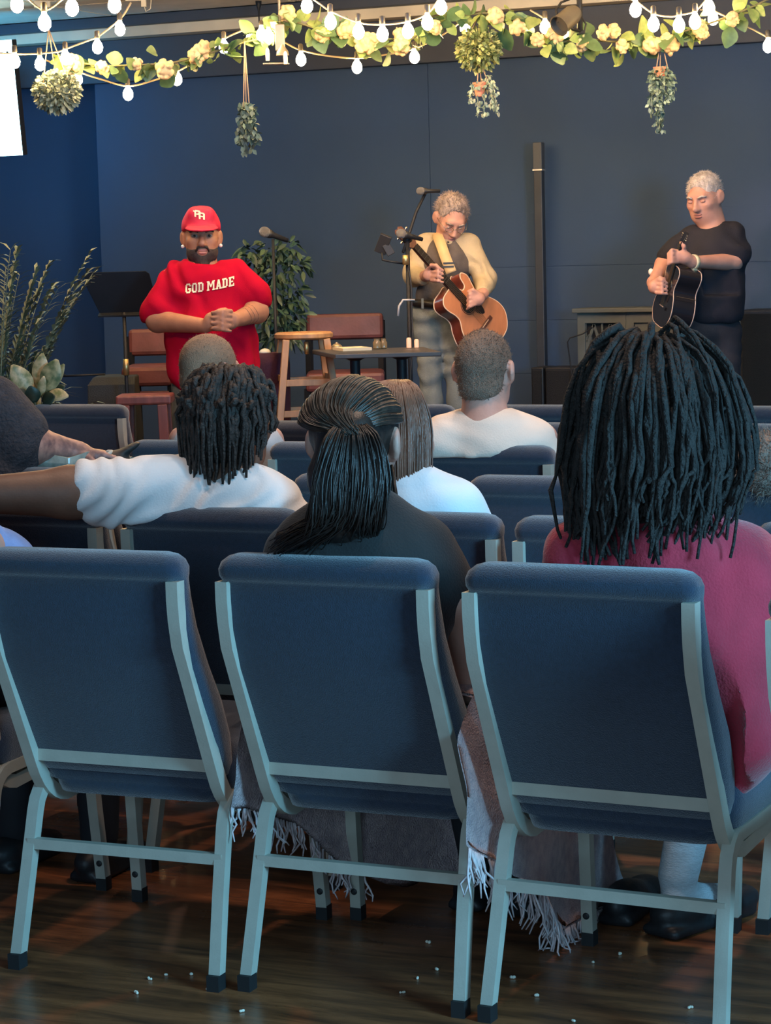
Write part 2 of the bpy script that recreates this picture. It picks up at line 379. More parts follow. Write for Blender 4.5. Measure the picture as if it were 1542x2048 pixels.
def chair_parts():
    P = []
    PX = 0.211
    for s in (-1, 1):
        x = s*PX
        path = [(x, -0.080, 0.836), (x, -0.080, 0.80), (x, -0.076, 0.76), (x, -0.066, 0.71)]+[tuple(p) for p in arc((x, 0.062, 0.43), (x, 0.098, 0.345), (x, 0.17, 0.335), 7)]+[(x, 0.47, 0.352)]
        P.append(('back_post', MB().tube(path, 0, rect=(0.0125, 0.015), upv=(0, -1, 0)), FRAME, True, []))
        xf = s*0.231
        lp = [(xf, 0.0, 0.02), (xf-s*0.006, 0.040, 0.18), (xf-s*0.009, 0.066, 0.28)]+[tuple(p) for p in arc((xf-s*0.010, 0.075, 0.315), (xf-s*0.011, 0.088, 0.368), (xf-s*0.012, 0.14, 0.372), 5)]+[(xf-s*0.012, 0.40, 0.376)]
        cap = MB().box((xf, -0.003, 0.016), (0.0135, 0.0165, 0.016))
        P.append(('rear_leg', MB().tube(lp, 0, rect=(0.0125, 0.0125), upv=(0, -1, 0)), FRAME, True, [('foot_cap', cap, RUB)]))
        fl = [(xf, 0.520, 0.02), (xf-s*0.004, 0.50, 0.20)]+[tuple(p) for p in arc((xf-s*0.006, 0.488, 0.33), (xf-s*0.006, 0.484, 0.376), (xf-s*0.006, 0.44, 0.376), 4)]+[(xf-s*0.006, 0.38, 0.376)]
        cap = MB().box((xf, 0.520, 0.016), (0.0135, 0.0135, 0.016)); dot = MB().lathe([(0.0075, 0), (0.0075, 0.004), (0.004, 0.006)], (xf, 0.5045, 0.066), 10, rotx(PI/2))
        P.append(('front_leg', MB().tube(fl, 0, rect=(0.0125, 0.0125), upv=(0, -1, 0)), FRAME, True, [('foot_cap', cap, RUB), ('bolt_plug', dot, RUB)]))
    P.append(('back_rail', MB().box((0, post_y(0.44)+0.006, 0.44), (PX-0.010, 0.008, 0.0125)), FRAME, False, []))
    P.append(('stretcher', MB().box((0, 0.055, 0.252), (0.226, 0.009, 0.011)), FRAME, False, []))
    P.append(('front_stretcher', MB().box((0, 0.485, 0.325), (0.226, 0.009, 0.011)), FRAME, False, []))
    rings = []
    for z, w, dy0, th in ((0.405, 0.205, 0.012, 0.030), (0.415, 0.217, 0.008, 0.052), (0.44, 0.224, 0.006, 0.068), (0.50, 0.232, 0.004, 0.078), (0.58, 0.236, 0.002, 0.078), (0.66, 0.234, 0.0, 0.072), (0.74, 0.229, 0.0, 0.064), (0.80, 0.225, -0.001, 0.058),
                          (0.832, 0.223, -0.002, 0.056), (0.838, 0.223, -0.009, 0.063), (0.846, 0.224, -0.017, 0.072), (0.860, 0.224, -0.020, 0.076), (0.874, 0.219, -0.016, 0.068), (0.884, 0.208, -0.005, 0.050), (0.889, 0.190, 0.006, 0.028)):
        y0 = post_y(min(z, 0.80))+dy0; rings.append(ring(w, y0, y0+th, z, 0.026))
    b = MB(); b.add(*loft(rings)); P.append(('backrest', b, FAB, True, []))
    rings = [ring(w, y0, y1, z, r) for z, w, y0, y1, r in ((0.346, 0.180, 0.13, 0.50, 0.04), (0.352, 0.196, 0.108, 0.53, 0.05), (0.372, 0.199, 0.098, 0.545, 0.05), (0.378, 0.199, 0.098, 0.545, 0.05), (0.384, 0.226, 0.098, 0.552, 0.05), (0.405, 0.232, 0.096, 0.556, 0.05), (0.44, 0.234, 0.098, 0.558, 0.05), (0.465, 0.226, 0.105, 0.550, 0.05), (0.478, 0.200, 0.13, 0.52, 0.05))]
    b = MB(); b.add(*loft(rings)); P.append(('seat', b, FAB, True, []))
    return P
_CP = []
for nm, mb, m_, sm, subs in chair_parts():
    me = mesh_from(nm, mb.v, mb.f, m_, sm)
    if sm: me.set_sharp_from_angle(angle=math.radians(48))
    _CP.append((nm, me, [(a, mesh_from(a, c.v, c.f, mm, False)) for a, c, mm in subs]))
def chair(x, y, rz, label, group):
    t = thing('stacking_chair', (x, y, 0), label, 'chair', group, rz)
    for nm, me, subs in _CP:
        o = link(nm, me, t)
        for a, sm_ in subs: link(a, sm_, o)
    return t
rA, rB, rC, rD, rE, rF = ('nearest row of chairs', 'second row of chairs', 'third row of chairs', 'fourth row of chairs', 'fifth row of chairs', 'front row of chairs by the stage')
for x, y, rz, lab, g in [
    (-2.425, 3.911, 0.029, 'navy fabric chair at the left of the nearest row, nobody seated in it', rA),
    (-1.905, 3.941, 0.001, 'navy fabric chair in the nearest row holding the long-haired woman in black', rA),
    (-1.385, 3.925, -0.04, 'navy fabric chair in the nearest row holding the red hooded figure with dreadlocks', rA),
    (-0.775, 3.765, -0.03, 'navy fabric chair cut off by the right edge in the nearest row', rA),
    (-3.01, 3.95, 0.04, 'navy fabric chair in the nearest row under the blue denim shoulder, off the left edge', rA),
    (-3.06, 4.66, 0.0, 'navy chair in the second row beneath the bare outstretched arm', rB),
    (-2.548, 4.66, 0.0, 'navy chair in the second row with the white-shirted man leaning back', rB),
    (-2.060, 4.665, 0.0, 'navy chair in the second row holding the woman with the brown bob', rB),
    (-1.570, 4.65, 0.0, 'empty navy chair in the second row left of the hanging dreadlocks', rB),
    (-1.045, 4.66, 0.0, 'navy chair in the second row cut off by the right edge above the red shoulder', rB),
    (-4.05, 5.47, 0.0, 'navy chair in the third row holding the tattooed person, off the left edge', rC),
    (-3.53, 5.47, 0.0, 'navy chair in the third row behind the outstretched arm at the left edge', rC),
    (-3.018, 5.46, 0.0, 'navy chair in the third row directly past the white-shirted man', rC),
    (-2.508, 5.46, 0.0, 'navy chair in the third row between the dark ponytail and the brown bob', rC),
    (-2.018, 5.48, 0.0, 'empty navy chair in the third row left of the big dreadlocks', rC),
    (-1.50, 5.49, 0.0, 'navy chair in the third row in front of the fuzzy-haired child at right', rC),
    (-3.556, 6.38, 0.0, 'navy chair in the fourth row under the close-cropped boy', rD),
    (-3.052, 6.375, 0.0, 'empty navy chair in the fourth row left of the dark ponytail', rD),
    (-2.557, 6.34, 0.0, 'navy chair in the fourth row with the cream-shirted man', rD),
    (-3.60, 7.19, 0.0, 'navy chair in the fifth row below the wooden bar stool', rE),
    (-3.09, 7.19, 0.0, 'navy chair in the fifth row ahead of the cream-shirted man, left of his neck', rE),
    (-2.58, 7.20, 0.0, 'navy chair in the fifth row beyond the cream shirt right shoulder', rE),
    (-2.07, 7.21, 0.0, 'navy chair in the fifth row hidden by the big dreadlocks', rE),
    (-1.56, 7.22, 0.0, 'navy chair in the fifth row at the right edge above the child', rE),
    (-4.96, 7.945, 0.0, 'empty navy chair in the front row beyond the tattooed forearm', rF),
    (-3.58, 8.02, 0.0, 'empty navy chair in the front row behind the brown bob hair', rF),
    (-3.07, 8.03, 0.0, 'navy chair in the front row beyond the cream-shirted man', rF),
    (-2.56, 8.02, 0.0, 'navy chair in the front row hidden by the big dreadlocks', rF),
    (-2.05, 8.02, 0.0, 'navy chair in the front row at the right edge of the photo', rF)]:
    chair(x, y, rz, lab, g)
# ------------------------------------------------------------------ people
def skin(name, c, c2): return mat(name, c, 0.55, col2=c2, vs=14, bump=0.08, bs=180)
SK_TAN = skin('tan_skin', (0.34, 0.155, 0.092), (0.41, 0.195, 0.12))
SK_PINK = skin('fair_skin', (0.48, 0.25, 0.19), (0.56, 0.30, 0.23))
SK_BROWN = skin('brown_skin', (0.17, 0.085, 0.055), (0.22, 0.11, 0.07))
EYEM = mat('shaded_eye_white', (0.26, 0.21, 0.18), 0.35); IRIS = mat('dark_iris', (0.02, 0.014, 0.01), 0.2)  # eye white darkened, the shade over the eyes is in its colour
LIP = mat('lip_skin', (0.42, 0.17, 0.14), 0.5, var=0.1)
BLACKHAIR = mat('black_hair', (0.016, 0.011, 0.009), 0.42, var=0.4, vs=60, bump=0.1, bs=200)
DREAD = mat('black_locked_hair', (0.020, 0.015, 0.013), 0.8, var=0.4, vs=90, bump=0.8, bs=160)
DARKTWIST = mat('dark_brown_twists', (0.030, 0.022, 0.018), 0.65, var=0.5, vs=50, bump=0.6, bs=160)
BROWNHAIR = mat('brown_hair', (0.17, 0.078, 0.047), 0.42, var=0.35, vs=40, bump=0.3, bs=140, stretch=(1, 1, 0.15))
def frame(yaw, pitch=0.0, roll=0.0): return rotz(yaw)@rotx(-pitch)@roty(roll)     # pitch > 0 looks down; faces local +y
CAMFACE = YAW+PI        # yaw that faces the camera
def head_prims(c, R, s=1.0, neck=None, nr=0.056, ears=True, jaw=1.0):
    p = lambda x, y, z: c+R@(np.array([x, y, z])*s)
    P = [E_(p(0, -0.014, 0.030), np.array([0.076, 0.095, 0.088])*s, R, 0.01),
         E_(p(0, 0.026, -0.028), np.array([0.064*jaw, 0.068, 0.088])*s, R, 0.03),
         E_(p(0, 0.042, -0.080), np.array([0.050*jaw, 0.046, 0.038])*s, R, 0.03),
         C_(p(-0.034, 0.080, 0.026), p(0.034, 0.080, 0.026), 0.014*s, k=0.02*s),
         C_(p(0, 0.094, 0.008), p(0, 0.110, -0.030), 0.009*s, 0.015*s, k=0.012*s),
         E_(p(0.013, 0.100, -0.034), np.array([0.010, 0.011, 0.009])*s, R, 0.008), E_(p(-0.013, 0.100, -0.034), np.array([0.010, 0.011, 0.009])*s, R, 0.008),
         E_(p(0, 0.086, -0.058), np.array([0.024, 0.012, 0.008])*s, R, 0.008), E_(p(0, 0.086, -0.071), np.array([0.021, 0.012, 0.008])*s, R, 0.006),
         E_(p(0.046, 0.058, -0.018), np.array([0.020, 0.024, 0.020])*s, R, 0.02), E_(p(-0.046, 0.058, -0.018), np.array([0.020, 0.024, 0.020])*s, R, 0.02),
         E_(p(0.033, 0.100, 0.006), np.array([0.018, 0.014, 0.011])*s, R, 0.014, '-'), E_(p(-0.033, 0.100, 0.006), np.array([0.018, 0.014, 0.011])*s, R, 0.014, '-')]
    if ears:
        for q in (-1, 1):
            P += [E_(p(q*0.085, -0.010, 0.002), np.array([0.011, 0.024, 0.034])*s, R@rotz(q*0.35), 0.01), E_(p(q*0.077, -0.002, -0.024), np.array([0.008, 0.012, 0.013])*s, R, 0.01),
                  E_(p(q*0.097, -0.002, 0.002), np.array([0.006, 0.011, 0.018])*s, R@rotz(q*0.35), 0.006, '-')]
    if neck is not None: P.append(C_(p(0, -0.022, -0.055), neck, nr*0.95, nr*1.08, 0.03))
    return P
def face_parts(c, R, parent, base, s=1.0, brow=None, lids=False, skinm=None):
    p = lambda x, y, z: c+R@(np.array([x, y, z])*s)
    for q in (-1, 1):
        if lids: MB().ell(p(q*0.033, 0.083, 0.004), np.array([0.014, 0.010, 0.009])*s, R).obj('eyelid', skinm, parent, base, True)
        else:
            e = MB().ell(p(q*0.033, 0.082, 0.006), np.array([0.014, 0.011, 0.008])*s, R).obj('eye', EYEM, parent, base, True)
            MB().ell(p(q*0.033, 0.0905, 0.006), np.array([0.006, 0.004, 0.006])*s, R).obj('iris', IRIS, e, None, True) if False else MB().ell(p(q*0.033, 0.0905, 0.006)-base, np.array([0.006, 0.004, 0.006])*s, R).obj('iris', IRIS, e, None, True)
        if brow is not None:
            MB().tube([p(q*0.016, 0.096, 0.022), p(q*0.034, 0.095, 0.029), p(q*0.054, 0.078, 0.024)], [0.0045*s, 0.005*s, 0.003*s], 6).obj('eyebrow', brow, parent, base, True)
    MB().ell(p(0, 0.094, -0.059), np.array([0.023, 0.008, 0.006])*s, R).ell(p(0, 0.093, -0.071), np.array([0.020, 0.009, 0.0065])*s, R).obj('lips', LIP, parent, base, True)
def finger(P, pts, r0, r1, k=0.006):
    for i in range(len(pts)-1):
        a = r0+(r1-r0)*i/(len(pts)-1); b = r0+(r1-r0)*(i+1)/(len(pts)-1); P.append(C_(pts[i], pts[i+1], a, b, k))
def hand_prims(w, R, curl=1.0, side=1, s=1.0, spread=0.0):
    """w wrist; local +y along the fingers, +z back of the hand, thumb at side*x; fingers curl towards -z"""
    p = lambda x, y, z: w+R@(np.array([x*side, y, z])*s)
    P = [B_(p(0, 0.045, 0), np.array([0.040, 0.046, 0.014])*s, 0.013*s, R, 0.015), C_(p(0, -0.02, 0), p(0, 0.02, 0), 0.027*s, 0.026*s, 0.02)]
    for x, L in ((0.030, 0.072), (0.010, 0.080), (-0.011, 0.074), (-0.030, 0.058)):
        a = 0.35*curl; b = a+0.9*curl; c_ = b+0.6*curl
        p0 = np.array([x, 0.084, 0.002]); d = lambda t: np.array([spread*x*3, math.cos(t), -math.sin(t)])
        p1 = p0+d(a)*L*0.45; p2 = p1+d(b)*L*0.32; p3 = p2+d(c_)*L*0.24
        finger(P, [p(*q) for q in (p0, p1, p2, p3)], 0.0095*s, 0.0075*s)
    finger(P, [p(0.030, 0.015, -0.006), p(0.052, 0.045, -0.018), p(0.052, 0.075, -0.030-0.012*curl), p(0.042, 0.098, -0.036-0.02*curl)], 0.013*s, 0.009*s, 0.012)
    return P
def look(dirv, up=(0, 0, 1)):
    """matrix whose +y is dirv and +z is close to up"""
    y = np.asarray(dirv, float); y = y/np.linalg.norm(y); z = np.asarray(up, float); z = z-y*(z@y); z /= np.linalg.norm(z)
    return np.stack([np.cross(y, z), y, z], 1)
SHOE = mat('black_shoe', (0.015, 0.015, 0.017), 0.5, var=0.2, bump=0.1)
def shoe(parent, base, ankle, yaw, m=SHOE, L=0.27):
    R = rotz(yaw); z0 = ankle[2]
    p = lambda x, y, z: np.array([ankle[0], ankle[1], 0])+R@np.array([x, y, 0])+np.array([0, 0, z])
    f = z0
    return solid('shoe', [E_(p(0, 0.02, f+0.045), (0.042, 0.085, 0.042), R, 0.02), E_(p(0, L*0.5, f+0.032), (0.046, 0.085, 0.032), R, 0.03), B_(p(0, L*0.27, f+0.012), (0.044, L*0.46, 0.012), 0.010, R, 0.01)], 0.010, m, parent, base=base)
def legs(t, cx, cy, m, knees=((-0.12, 0.62), (0.12, 0.62)), feet=((-0.12, 0.60), (0.12, 0.60)), rz=0.0, thick=1.0, shoem=SHOE, vox=0.014, do=(True, True), hem=0.10, seat=0.56):
    base = base_of(t); P = [E_((cx, cy+0.25, seat), (0.175*thick, 0.14, 0.095), None, 0.03)]
    for i in (0, 1):
        kx, ky = knees[i]; fx, fy = feet[i]; s = -1 if i == 0 else 1
        P += [C_((cx+s*0.09, cy+0.28, seat), (cx+kx, cy+ky, 0.535), 0.088*thick, 0.066*thick, 0.05), C_((cx+kx, cy+ky, 0.525), (cx+fx, cy+fy, hem), 0.064*thick, 0.050*thick, 0.03)]
        if do[i]: shoe(t, base, np.array([cx+fx, cy+fy-0.03, 0.0]), rz, shoem)
    return solid('trousers', P, vox, m, t, folds(0.004, 8, (0, 1, 0.6)))
def strands(guides, n, rad, seed, jit=0.006, npt=12, sides=4, taper=0.35, wave=0.0):
    """tubes running between neighbouring guide lines (each an array of world points)"""
    rg = np.random.default_rng(seed); mb = MB()
    def samp(g, t):
        g = np.asarray(g); k = len(g)-1; x = t*k; i = min(int(x), k-1); f = x-i
        a, b = g[max(i-1, 0)], g[min(i+2, k)]
        p1, p2 = g[i], g[i+1]; m1, m2 = (p2-a)/2, (b-p1)/2
        return (2*f**3-3*f**2+1)*p1+(f**3-2*f**2+f)*m1+(-2*f**3+3*f**2)*p2+(f**3-f**2)*m2
    G = [np.asarray(g, float) for g in guides]
    for _ in range(n):
        u = rg.random()*(len(G)-1); i = min(int(u), len(G)-2); f = u-i
        off = rg.normal(0, jit, 3); ln = 0.82+0.22*rg.random(); ph = rg.random(2)*6.28
        pts = []
        for t in np.linspace(0, 1, npt):
            q = samp(G[i], t*ln)*(1-f)+samp(G[i+1], t*ln)*f
            if wave: q = q+wave*t*np.array([math.sin(9*t+ph[0]), math.cos(8*t+ph[1]), 0])
            pts.append(q+off*(0.25+0.75*t))
        mb.tube(pts, [rad*(1-(1-taper)*t**2) for t in np.linspace(0, 1, npt)], sides)
    return mb

def spikes(o, n, L, r, m_, seed, down=0.3, jit=0.5, zmin=None):
    """short hairs growing from a hair cap"""
    rg = np.random.default_rng(seed); me = o.data; nv = len(me.vertices)
    co = np.empty(nv*3); me.vertices.foreach_get('co', co); co = co.reshape(-1, 3); no = np.empty(nv*3); me.vertices.foreach_get('normal', no); no = no.reshape(-1, 3)
    V = []; Fc = []
    for i in rg.integers(0, nv, n):
        d = no[i]+rg.normal(0, jit, 3)+np.array([0, 0, -down]); d /= np.linalg.norm(d); s_ = np.cross(d, [0.31, 0.52, 0.79]); s_ /= np.linalg.norm(s_); u_ = np.cross(d, s_)
        p = co[i]+rg.normal(0, 0.002, 3)-no[i]*0.002; l = L*(0.5+0.8*rg.random()); k = len(V)
        V += [p+s_*r, p-0.5*s_*r+0.87*u_*r, p-0.5*s_*r-0.87*u_*r, p+d*l]; Fc += [(k, k+1, k+3), (k+1, k+2, k+3), (k+2, k, k+3)]
    return link('hair_fibres', mesh_from('hair_fibres', V, Fc, m_, False), o)
# ---------- the speaker in red
q = Q(11.0); s = q.s
t = thing('person', (q(415, 600)[0], q(415, 600)[1], 0.0), 'standing man in a bright red lettered shirt and red cap, hands clasped', 'person'); b = base_of(t)
RED = mat('red_jersey', (0.40, 0.0015, 0.022), 0.9, var=0.06, vs=5, bump=0.15, bs=260, spec=0.12)
hc = q(403, 476); Rh = frame(CAMFACE+0.10, -0.03, 0.0)
body = head_prims(hc, Rh, 1.05, q(404, 535, -0.02), 0.070, True, 1.12)
body += [E_(q(412, 600), (0.17, 0.11, 0.16), CAMR, 0.05), E_(q(420, 690), (0.19, 0.13, 0.14), CAMR, 0.05)]
# arms folded in to clasped hands
body += [C_(q(342, 562), q(316, 640, 0.06), 0.062, 0.052, 0.03), C_(q(316, 642, 0.06), q(412, 652, 0.29), 0.054, 0.033, 0.03),
         C_(q(478, 556), q(513, 622, 0.06), 0.062, 0.052, 0.03), C_(q(514, 624, 0.06), q(470, 640, 0.29), 0.052, 0.034, 0.03)]
body += [E_(q(424, 643, 0.315), (0.040, 0.028, 0.045), CAMR, 0.015), E_(q(460, 641, 0.315), (0.040, 0.028, 0.045), CAMR, 0.015)]
for i in range(4):
    y = 628+10.5*i
    finger(body, [q(428, y-1, 0.335), q(444, y, 0.362), q(461, y+3, 0.345)], 0.0105, 0.008, 0.004)
    finger(body, [q(462, y-6, 0.335), q(446, y-5.5, 0.360), q(424, y-3, 0.350)], 0.0105, 0.008, 0.004)
finger(body, [q(428, 632, 0.33), q(440, 622, 0.35), q(452, 624, 0.35)], 0.012, 0.009, 0.004); finger(body, [q(458, 632, 0.33), q(450, 619, 0.345), q(436, 621, 0.35)], 0.012, 0.009, 0.004)
solid('body', body, 0.0065, SK_TAN, t)
shirt = [C_(q(356, 556), q(318, 624, 0.03), 0.078, 0.094, 0.05), C_(q(468, 550), q(507, 590, 0.03), 0.078, 0.092, 0.05),
         B_(q(300, 676, 0.04), (0.16, 0.25, 0.068), 0.01, CAMR@roty(0.10), 0.006, '-'), B_(q(545, 640, 0.04), (0.13, 0.25, 0.060), 0.01, CAMR@roty(0.16), 0.006, '-'),
         E_(q(410, 590), (0.205, 0.150, 0.17), CAMR, 0.05), E_(q(423, 672), (0.222, 0.195, 0.19), CAMR, 0.06), E_(q(428, 742), (0.226, 0.175, 0.16), CAMR, 0.06), E_(q(404, 548), (0.135, 0.10, 0.058), CAMR, 0.06),
         E_(q(404, 514, 0.03), (0.080, 0.100, 0.055), CAMR, 0.01, '-'), B_(q(430, 832), (0.4, 0.4, 0.11), 0.01, CAMR@roty(-0.03), 0.01, '-')]
red_shirt = solid('shirt', shirt, 0.010, RED, t, folds(0.012, 6.5, (0.85, 0.3, 0.35), 2.0))
RIB = mat('red_rib', (0.45, 0.008, 0.02), 0.8, var=0.1, vs=40)
jeans = [C_(q(388, 740), q(375, 930, 0.02), 0.105, 0.085, 0.05), C_(q(375, 930, 0.02), q(372, 1105), 0.085, 0.062, 0.04), C_(q(462, 740), q(474, 930, 0.02), 0.105, 0.085, 0.05), C_(q(474, 930, 0.02), q(478, 1105), 0.085, 0.062, 0.04), E_(q(425, 740), (0.17, 0.12, 0.11), CAMR, 0.05)]
solid('trousers', jeans, 0.014, mat('faded_olive_denim', (0.11, 0.11, 0.085), 0.85, var=0.25, vs=12, bump=0.2, bs=200), t, folds(0.004, 7, (0.2, 0, 1)))
for px in (372, 478): shoe(t, b, np.array([*q(px, 1120)[:2], 0.0]), CAMFACE)
# cap, beard, earrings, lettering
CAPR = mat('crimson_cap', (0.50, 0.008, 0.045), 0.7, var=0.08, vs=30, bump=0.15, bs=300)
hp = lambda x, y, z: hc+Rh@(np.array([x, y, z])*1.05)
cap = solid('cap', [E_(hp(0, -0.012, 0.050), (0.094, 0.112, 0.098), Rh, 0.01), B_(hp(0, 0.04, 0.108), (0.060, 0.045, 0.030), 0.028, Rh, 0.03), B_(hp(0, 0.0, -0.035), (0.2, 0.2, 0.068), 0.005, Rh@rotx(0.10), 0.006, '-'),
                    E_(hp(0, 0.098, 0.040), (0.080, 0.072, 0.011), Rh@rotx(-0.22), 0.012)], 0.0055, CAPR, t)
LETTER = mat('cream_print', (0.85, 0.72, 0.50), 0.7, var=0.05)
def strokes(quads, M): 
    mb = MB()
    for qd in quads: mb.prism(qd, 0.004, M)
    return mb
def rc(x0, y0, x1, y1): return [(x0, y0), (x1, y0), (x1, y1), (x0, y1)]
GL = {'G': [rc(0, 1, 1.2, 6), rc(0.6, 0, 3.4, 1.2), rc(0.6, 5.8, 3.4, 7), rc(2.8, 1, 4, 3.4), rc(2.0, 2.5, 4, 3.6), rc(2.8, 4.8, 4, 6)],
      'O': [rc(0, 1, 1.3, 6), rc(2.7, 1, 4, 6), rc(0.6, 0, 3.4, 1.2), rc(0.6, 5.8, 3.4, 7)],
      'D': [rc(0.3, 0, 1.6, 7), rc(-0.1, 0, 3.2, 1.2), rc(-0.1, 5.8, 3.2, 7), rc(2.7, 0.9, 4, 6.1)],
      'M': [rc(0.2, 0, 1.3, 7), rc(4.3, 0, 5.4, 7), [(0.6, 7), (1.6, 7), (3.2, 3.0), (2.5, 2.2)], [(5.0, 7), (4.0, 7), (2.4, 3.0), (3.1, 2.2)], rc(-0.2, 0, 1.7, 1.0), rc(3.9, 0, 5.8, 1.0), rc(-0.2, 6.2, 1.2, 7), rc(4.4, 6.2, 5.8, 7)],
      'A': [[(0.2, 0), (1.4, 0), (2.7, 7), (1.6, 7)], [(3.0, 0), (4.2, 0), (2.8, 7), (1.7, 7)], rc(1.0, 1.6, 3.4, 2.7), rc(-0.2, 0, 1.8, 1.0), rc(2.6, 0, 4.6, 1.0)],
      'E': [rc(0.3, 0, 1.6, 7), rc(-0.1, 0, 4, 1.2), rc(-0.1, 5.8, 4, 7), rc(1.2, 2.9, 3.2, 4.0), rc(3.1, 0, 4, 2.2), rc(3.1, 4.8, 4, 7)]}
from mathutils.bvhtree import BVHTree
def on_surface(o, b_, lift=0.003):
    me = o.data; bv = BVHTree.FromPolygons([v.co+Vector(b_) for v in me.vertices], [p.vertices[:] for p in me.polygons])
    def f(p, h):
        d = Vector(p)-Vector(EYE); d.normalize()
        hit = bv.ray_cast(Vector(EYE), d)
        if hit[0] is None: return np.asarray(p, float)
        return np.array(hit[0])-np.array(d)*(lift+h)
    return f
def grid_quad(poly, n=3):
    if len(poly) != 4: return [poly]
    P = [np.array(p, float) for p in poly]; out = []
    L = max(np.linalg.norm(P[1]-P[0]), np.linalg.norm(P[3]-P[0])); k = max(1, int(L/1.2))
    B = lambda u, v: (1-u)*(1-v)*P[0]+u*(1-v)*P[1]+u*v*P[2]+(1-u)*v*P[3]
    if np.linalg.norm(P[1]-P[0]) > np.linalg.norm(P[3]-P[0]): return [[B(i/k, 0), B((i+1)/k, 0), B((i+1)/k, 1), B(i/k, 1)] for i in range(k)]
    return [[B(0, i/k), B(1, i/k), B(1, (i+1)/k), B(0, (i+1)/k)] for i in range(k)]
srf = on_surface(red_shirt, b)
mb = MB(); cx = 0.0; adv = {'G': 4.7, 'O': 4.7, 'D': 4.9, ' ': 1.8, 'M': 6.4, 'A': 4.9, 'E': 4.6}; tot = sum(adv[c] for c in 'GOD MADE')
for ch in 'GOD MADE':
    for qd in GL.get(ch, []):
        for sub in grid_quad(qd):
            mb.prism(sub, 0.003, lambda x, y, z, cx=cx: srf(q(371+(cx+x)/tot*99, 587-16*((cx+x)/tot)+2*math.sin(PI*(cx+x)/tot)-(y-0)*(2.75 if True else 0), 0.3), z))
    cx += adv[ch]
mb.obj('lettering', LETTER, red_shirt, b, False)
srf2 = on_surface(cap, b); mb = MB()
LA = [rc(0.4, 0, 1.6, 6.2), rc(3.2, 0, 4.4, 6.2), rc(0.9, 5.4, 3.9, 7.0), rc(1.0, 2.4, 3.8, 3.6), rc(-0.4, 5.0, 0.8, 6.2)]
for ox, oy in ((0, 0), (2.9, -1.6)):
    for qd in LA:
        for sub in grid_quad(qd): mb.prism(sub, 0.002, lambda x, y, z: srf2(q(387.5+(x+ox)*3.05, 433-(y+oy)*1.95+(x+ox)*0.5, 0.2), z))
mb.obj('cap_emblem', LETTER, cap, b, False)
BEARD = mat('dark_stubble', (0.035, 0.025, 0.022), 0.8, var=0.3, vs=60, bump=0.5, bs=300)
solid('beard', [E_(hp(0, 0.034, -0.066), (0.0765, 0.068, 0.066), Rh, 0.01), E_(hp(0, 0.066, -0.125), (0.030, 0.030, 0.034), Rh, 0.02), E_(hp(0, 0.110, -0.060), (0.033, 0.034, 0.028), Rh, 0.008, '-'), E_(hp(0.05, 0.085, -0.020), (0.035, 0.05, 0.036), Rh, 0.01, '-'), E_(hp(-0.05, 0.085, -0.020), (0.035, 0.05, 0.036), Rh, 0.01, '-'), E_(hp(0, 0.09, -0.01), (0.05, 0.05, 0.045), Rh, 0.01, '-')], 0.005, BEARD, t, fuzz(0.0015, 120))
MB().tube([hp(-0.030, 0.092, -0.064), hp(-0.022, 0.102, -0.046), hp(0, 0.107, -0.040), hp(0.022, 0.102, -0.046), hp(0.030, 0.092, -0.064)], [0.004, 0.006, 0.0065, 0.006, 0.004], 6).obj('moustache', BEARD, t, b, True)
face_parts(hc, Rh, t, b, 1.05, BEARD)
PEARL = mat('white_stud', (0.8, 0.76, 0.7), 0.25)
for sx in (-1, 1): MB().ell(hp(sx*0.086, 0.0, -0.036), (0.009, 0.009, 0.009)).obj('ear_stud', PEARL, t, b, True)
TAT = mat('tattoo_ink', (0.07, 0.05, 0.05), 0.6, var=0.4, vs=60)
for k in range(3):
    u = 0.35+0.14*k; a = q(514, 624, 0.06)*(1-u)+q(470, 640, 0.29)*u
    d = q(470, 640, 0.29)-q(514, 624, 0.06); R_ = look(d)
    MB().tube([a+R_@np.array([math.cos(w)*(0.0515-0.018*u), 0.008*math.sin(3*w), math.sin(w)*(0.0515-0.018*u)]) for w in np.linspace(0, 2*PI, 17)], 0.0022, 4).obj('tattoo_band', TAT, t, b, True)

# ---------- the middle guitarist
q = Q(12.0); s = q.s
t = thing('person', (q(885, 600)[0], q(885, 600)[1], PLZ), 'grey-haired guitarist in tan sleeves, grey vest and jeans, head bowed', 'person'); b = base_of(t)
hc = q(902, 438, 0.06); Rh = frame(CAMFACE+0.22, 0.62, -0.12)
TANS = mat('tan_henley', (0.45, 0.37, 0.24), 0.85, var=0.1, vs=10, bump=0.2, bs=200)
VEST = mat('grey_vest', (0.105, 0.088, 0.082), 0.85, var=0.12, vs=25, bump=0.25, bs=260)
GREYHAIR = mat('grey_hair', (0.30, 0.24, 0.22), 0.7, var=0.4, vs=40, bump=0.6, bs=200, stretch=(1, 1, 0.4))
body = head_prims(hc, Rh, 0.98, q(893, 490), 0.056)
body += [E_(q(890, 540), (0.12, 0.08, 0.16), CAMR, 0.04), C_(q(848, 492), q(825, 556, 0.03), 0.042, 0.038, 0.02), C_(q(826, 557, 0.04), q(851, 552, 0.22), 0.036, 0.026, 0.02), C_(q(940, 492), q(972, 560, 0.06), 0.042, 0.038, 0.02), C_(q(972, 562, 0.06), q(965, 590, 0.26), 0.034, 0.026, 0.02)]
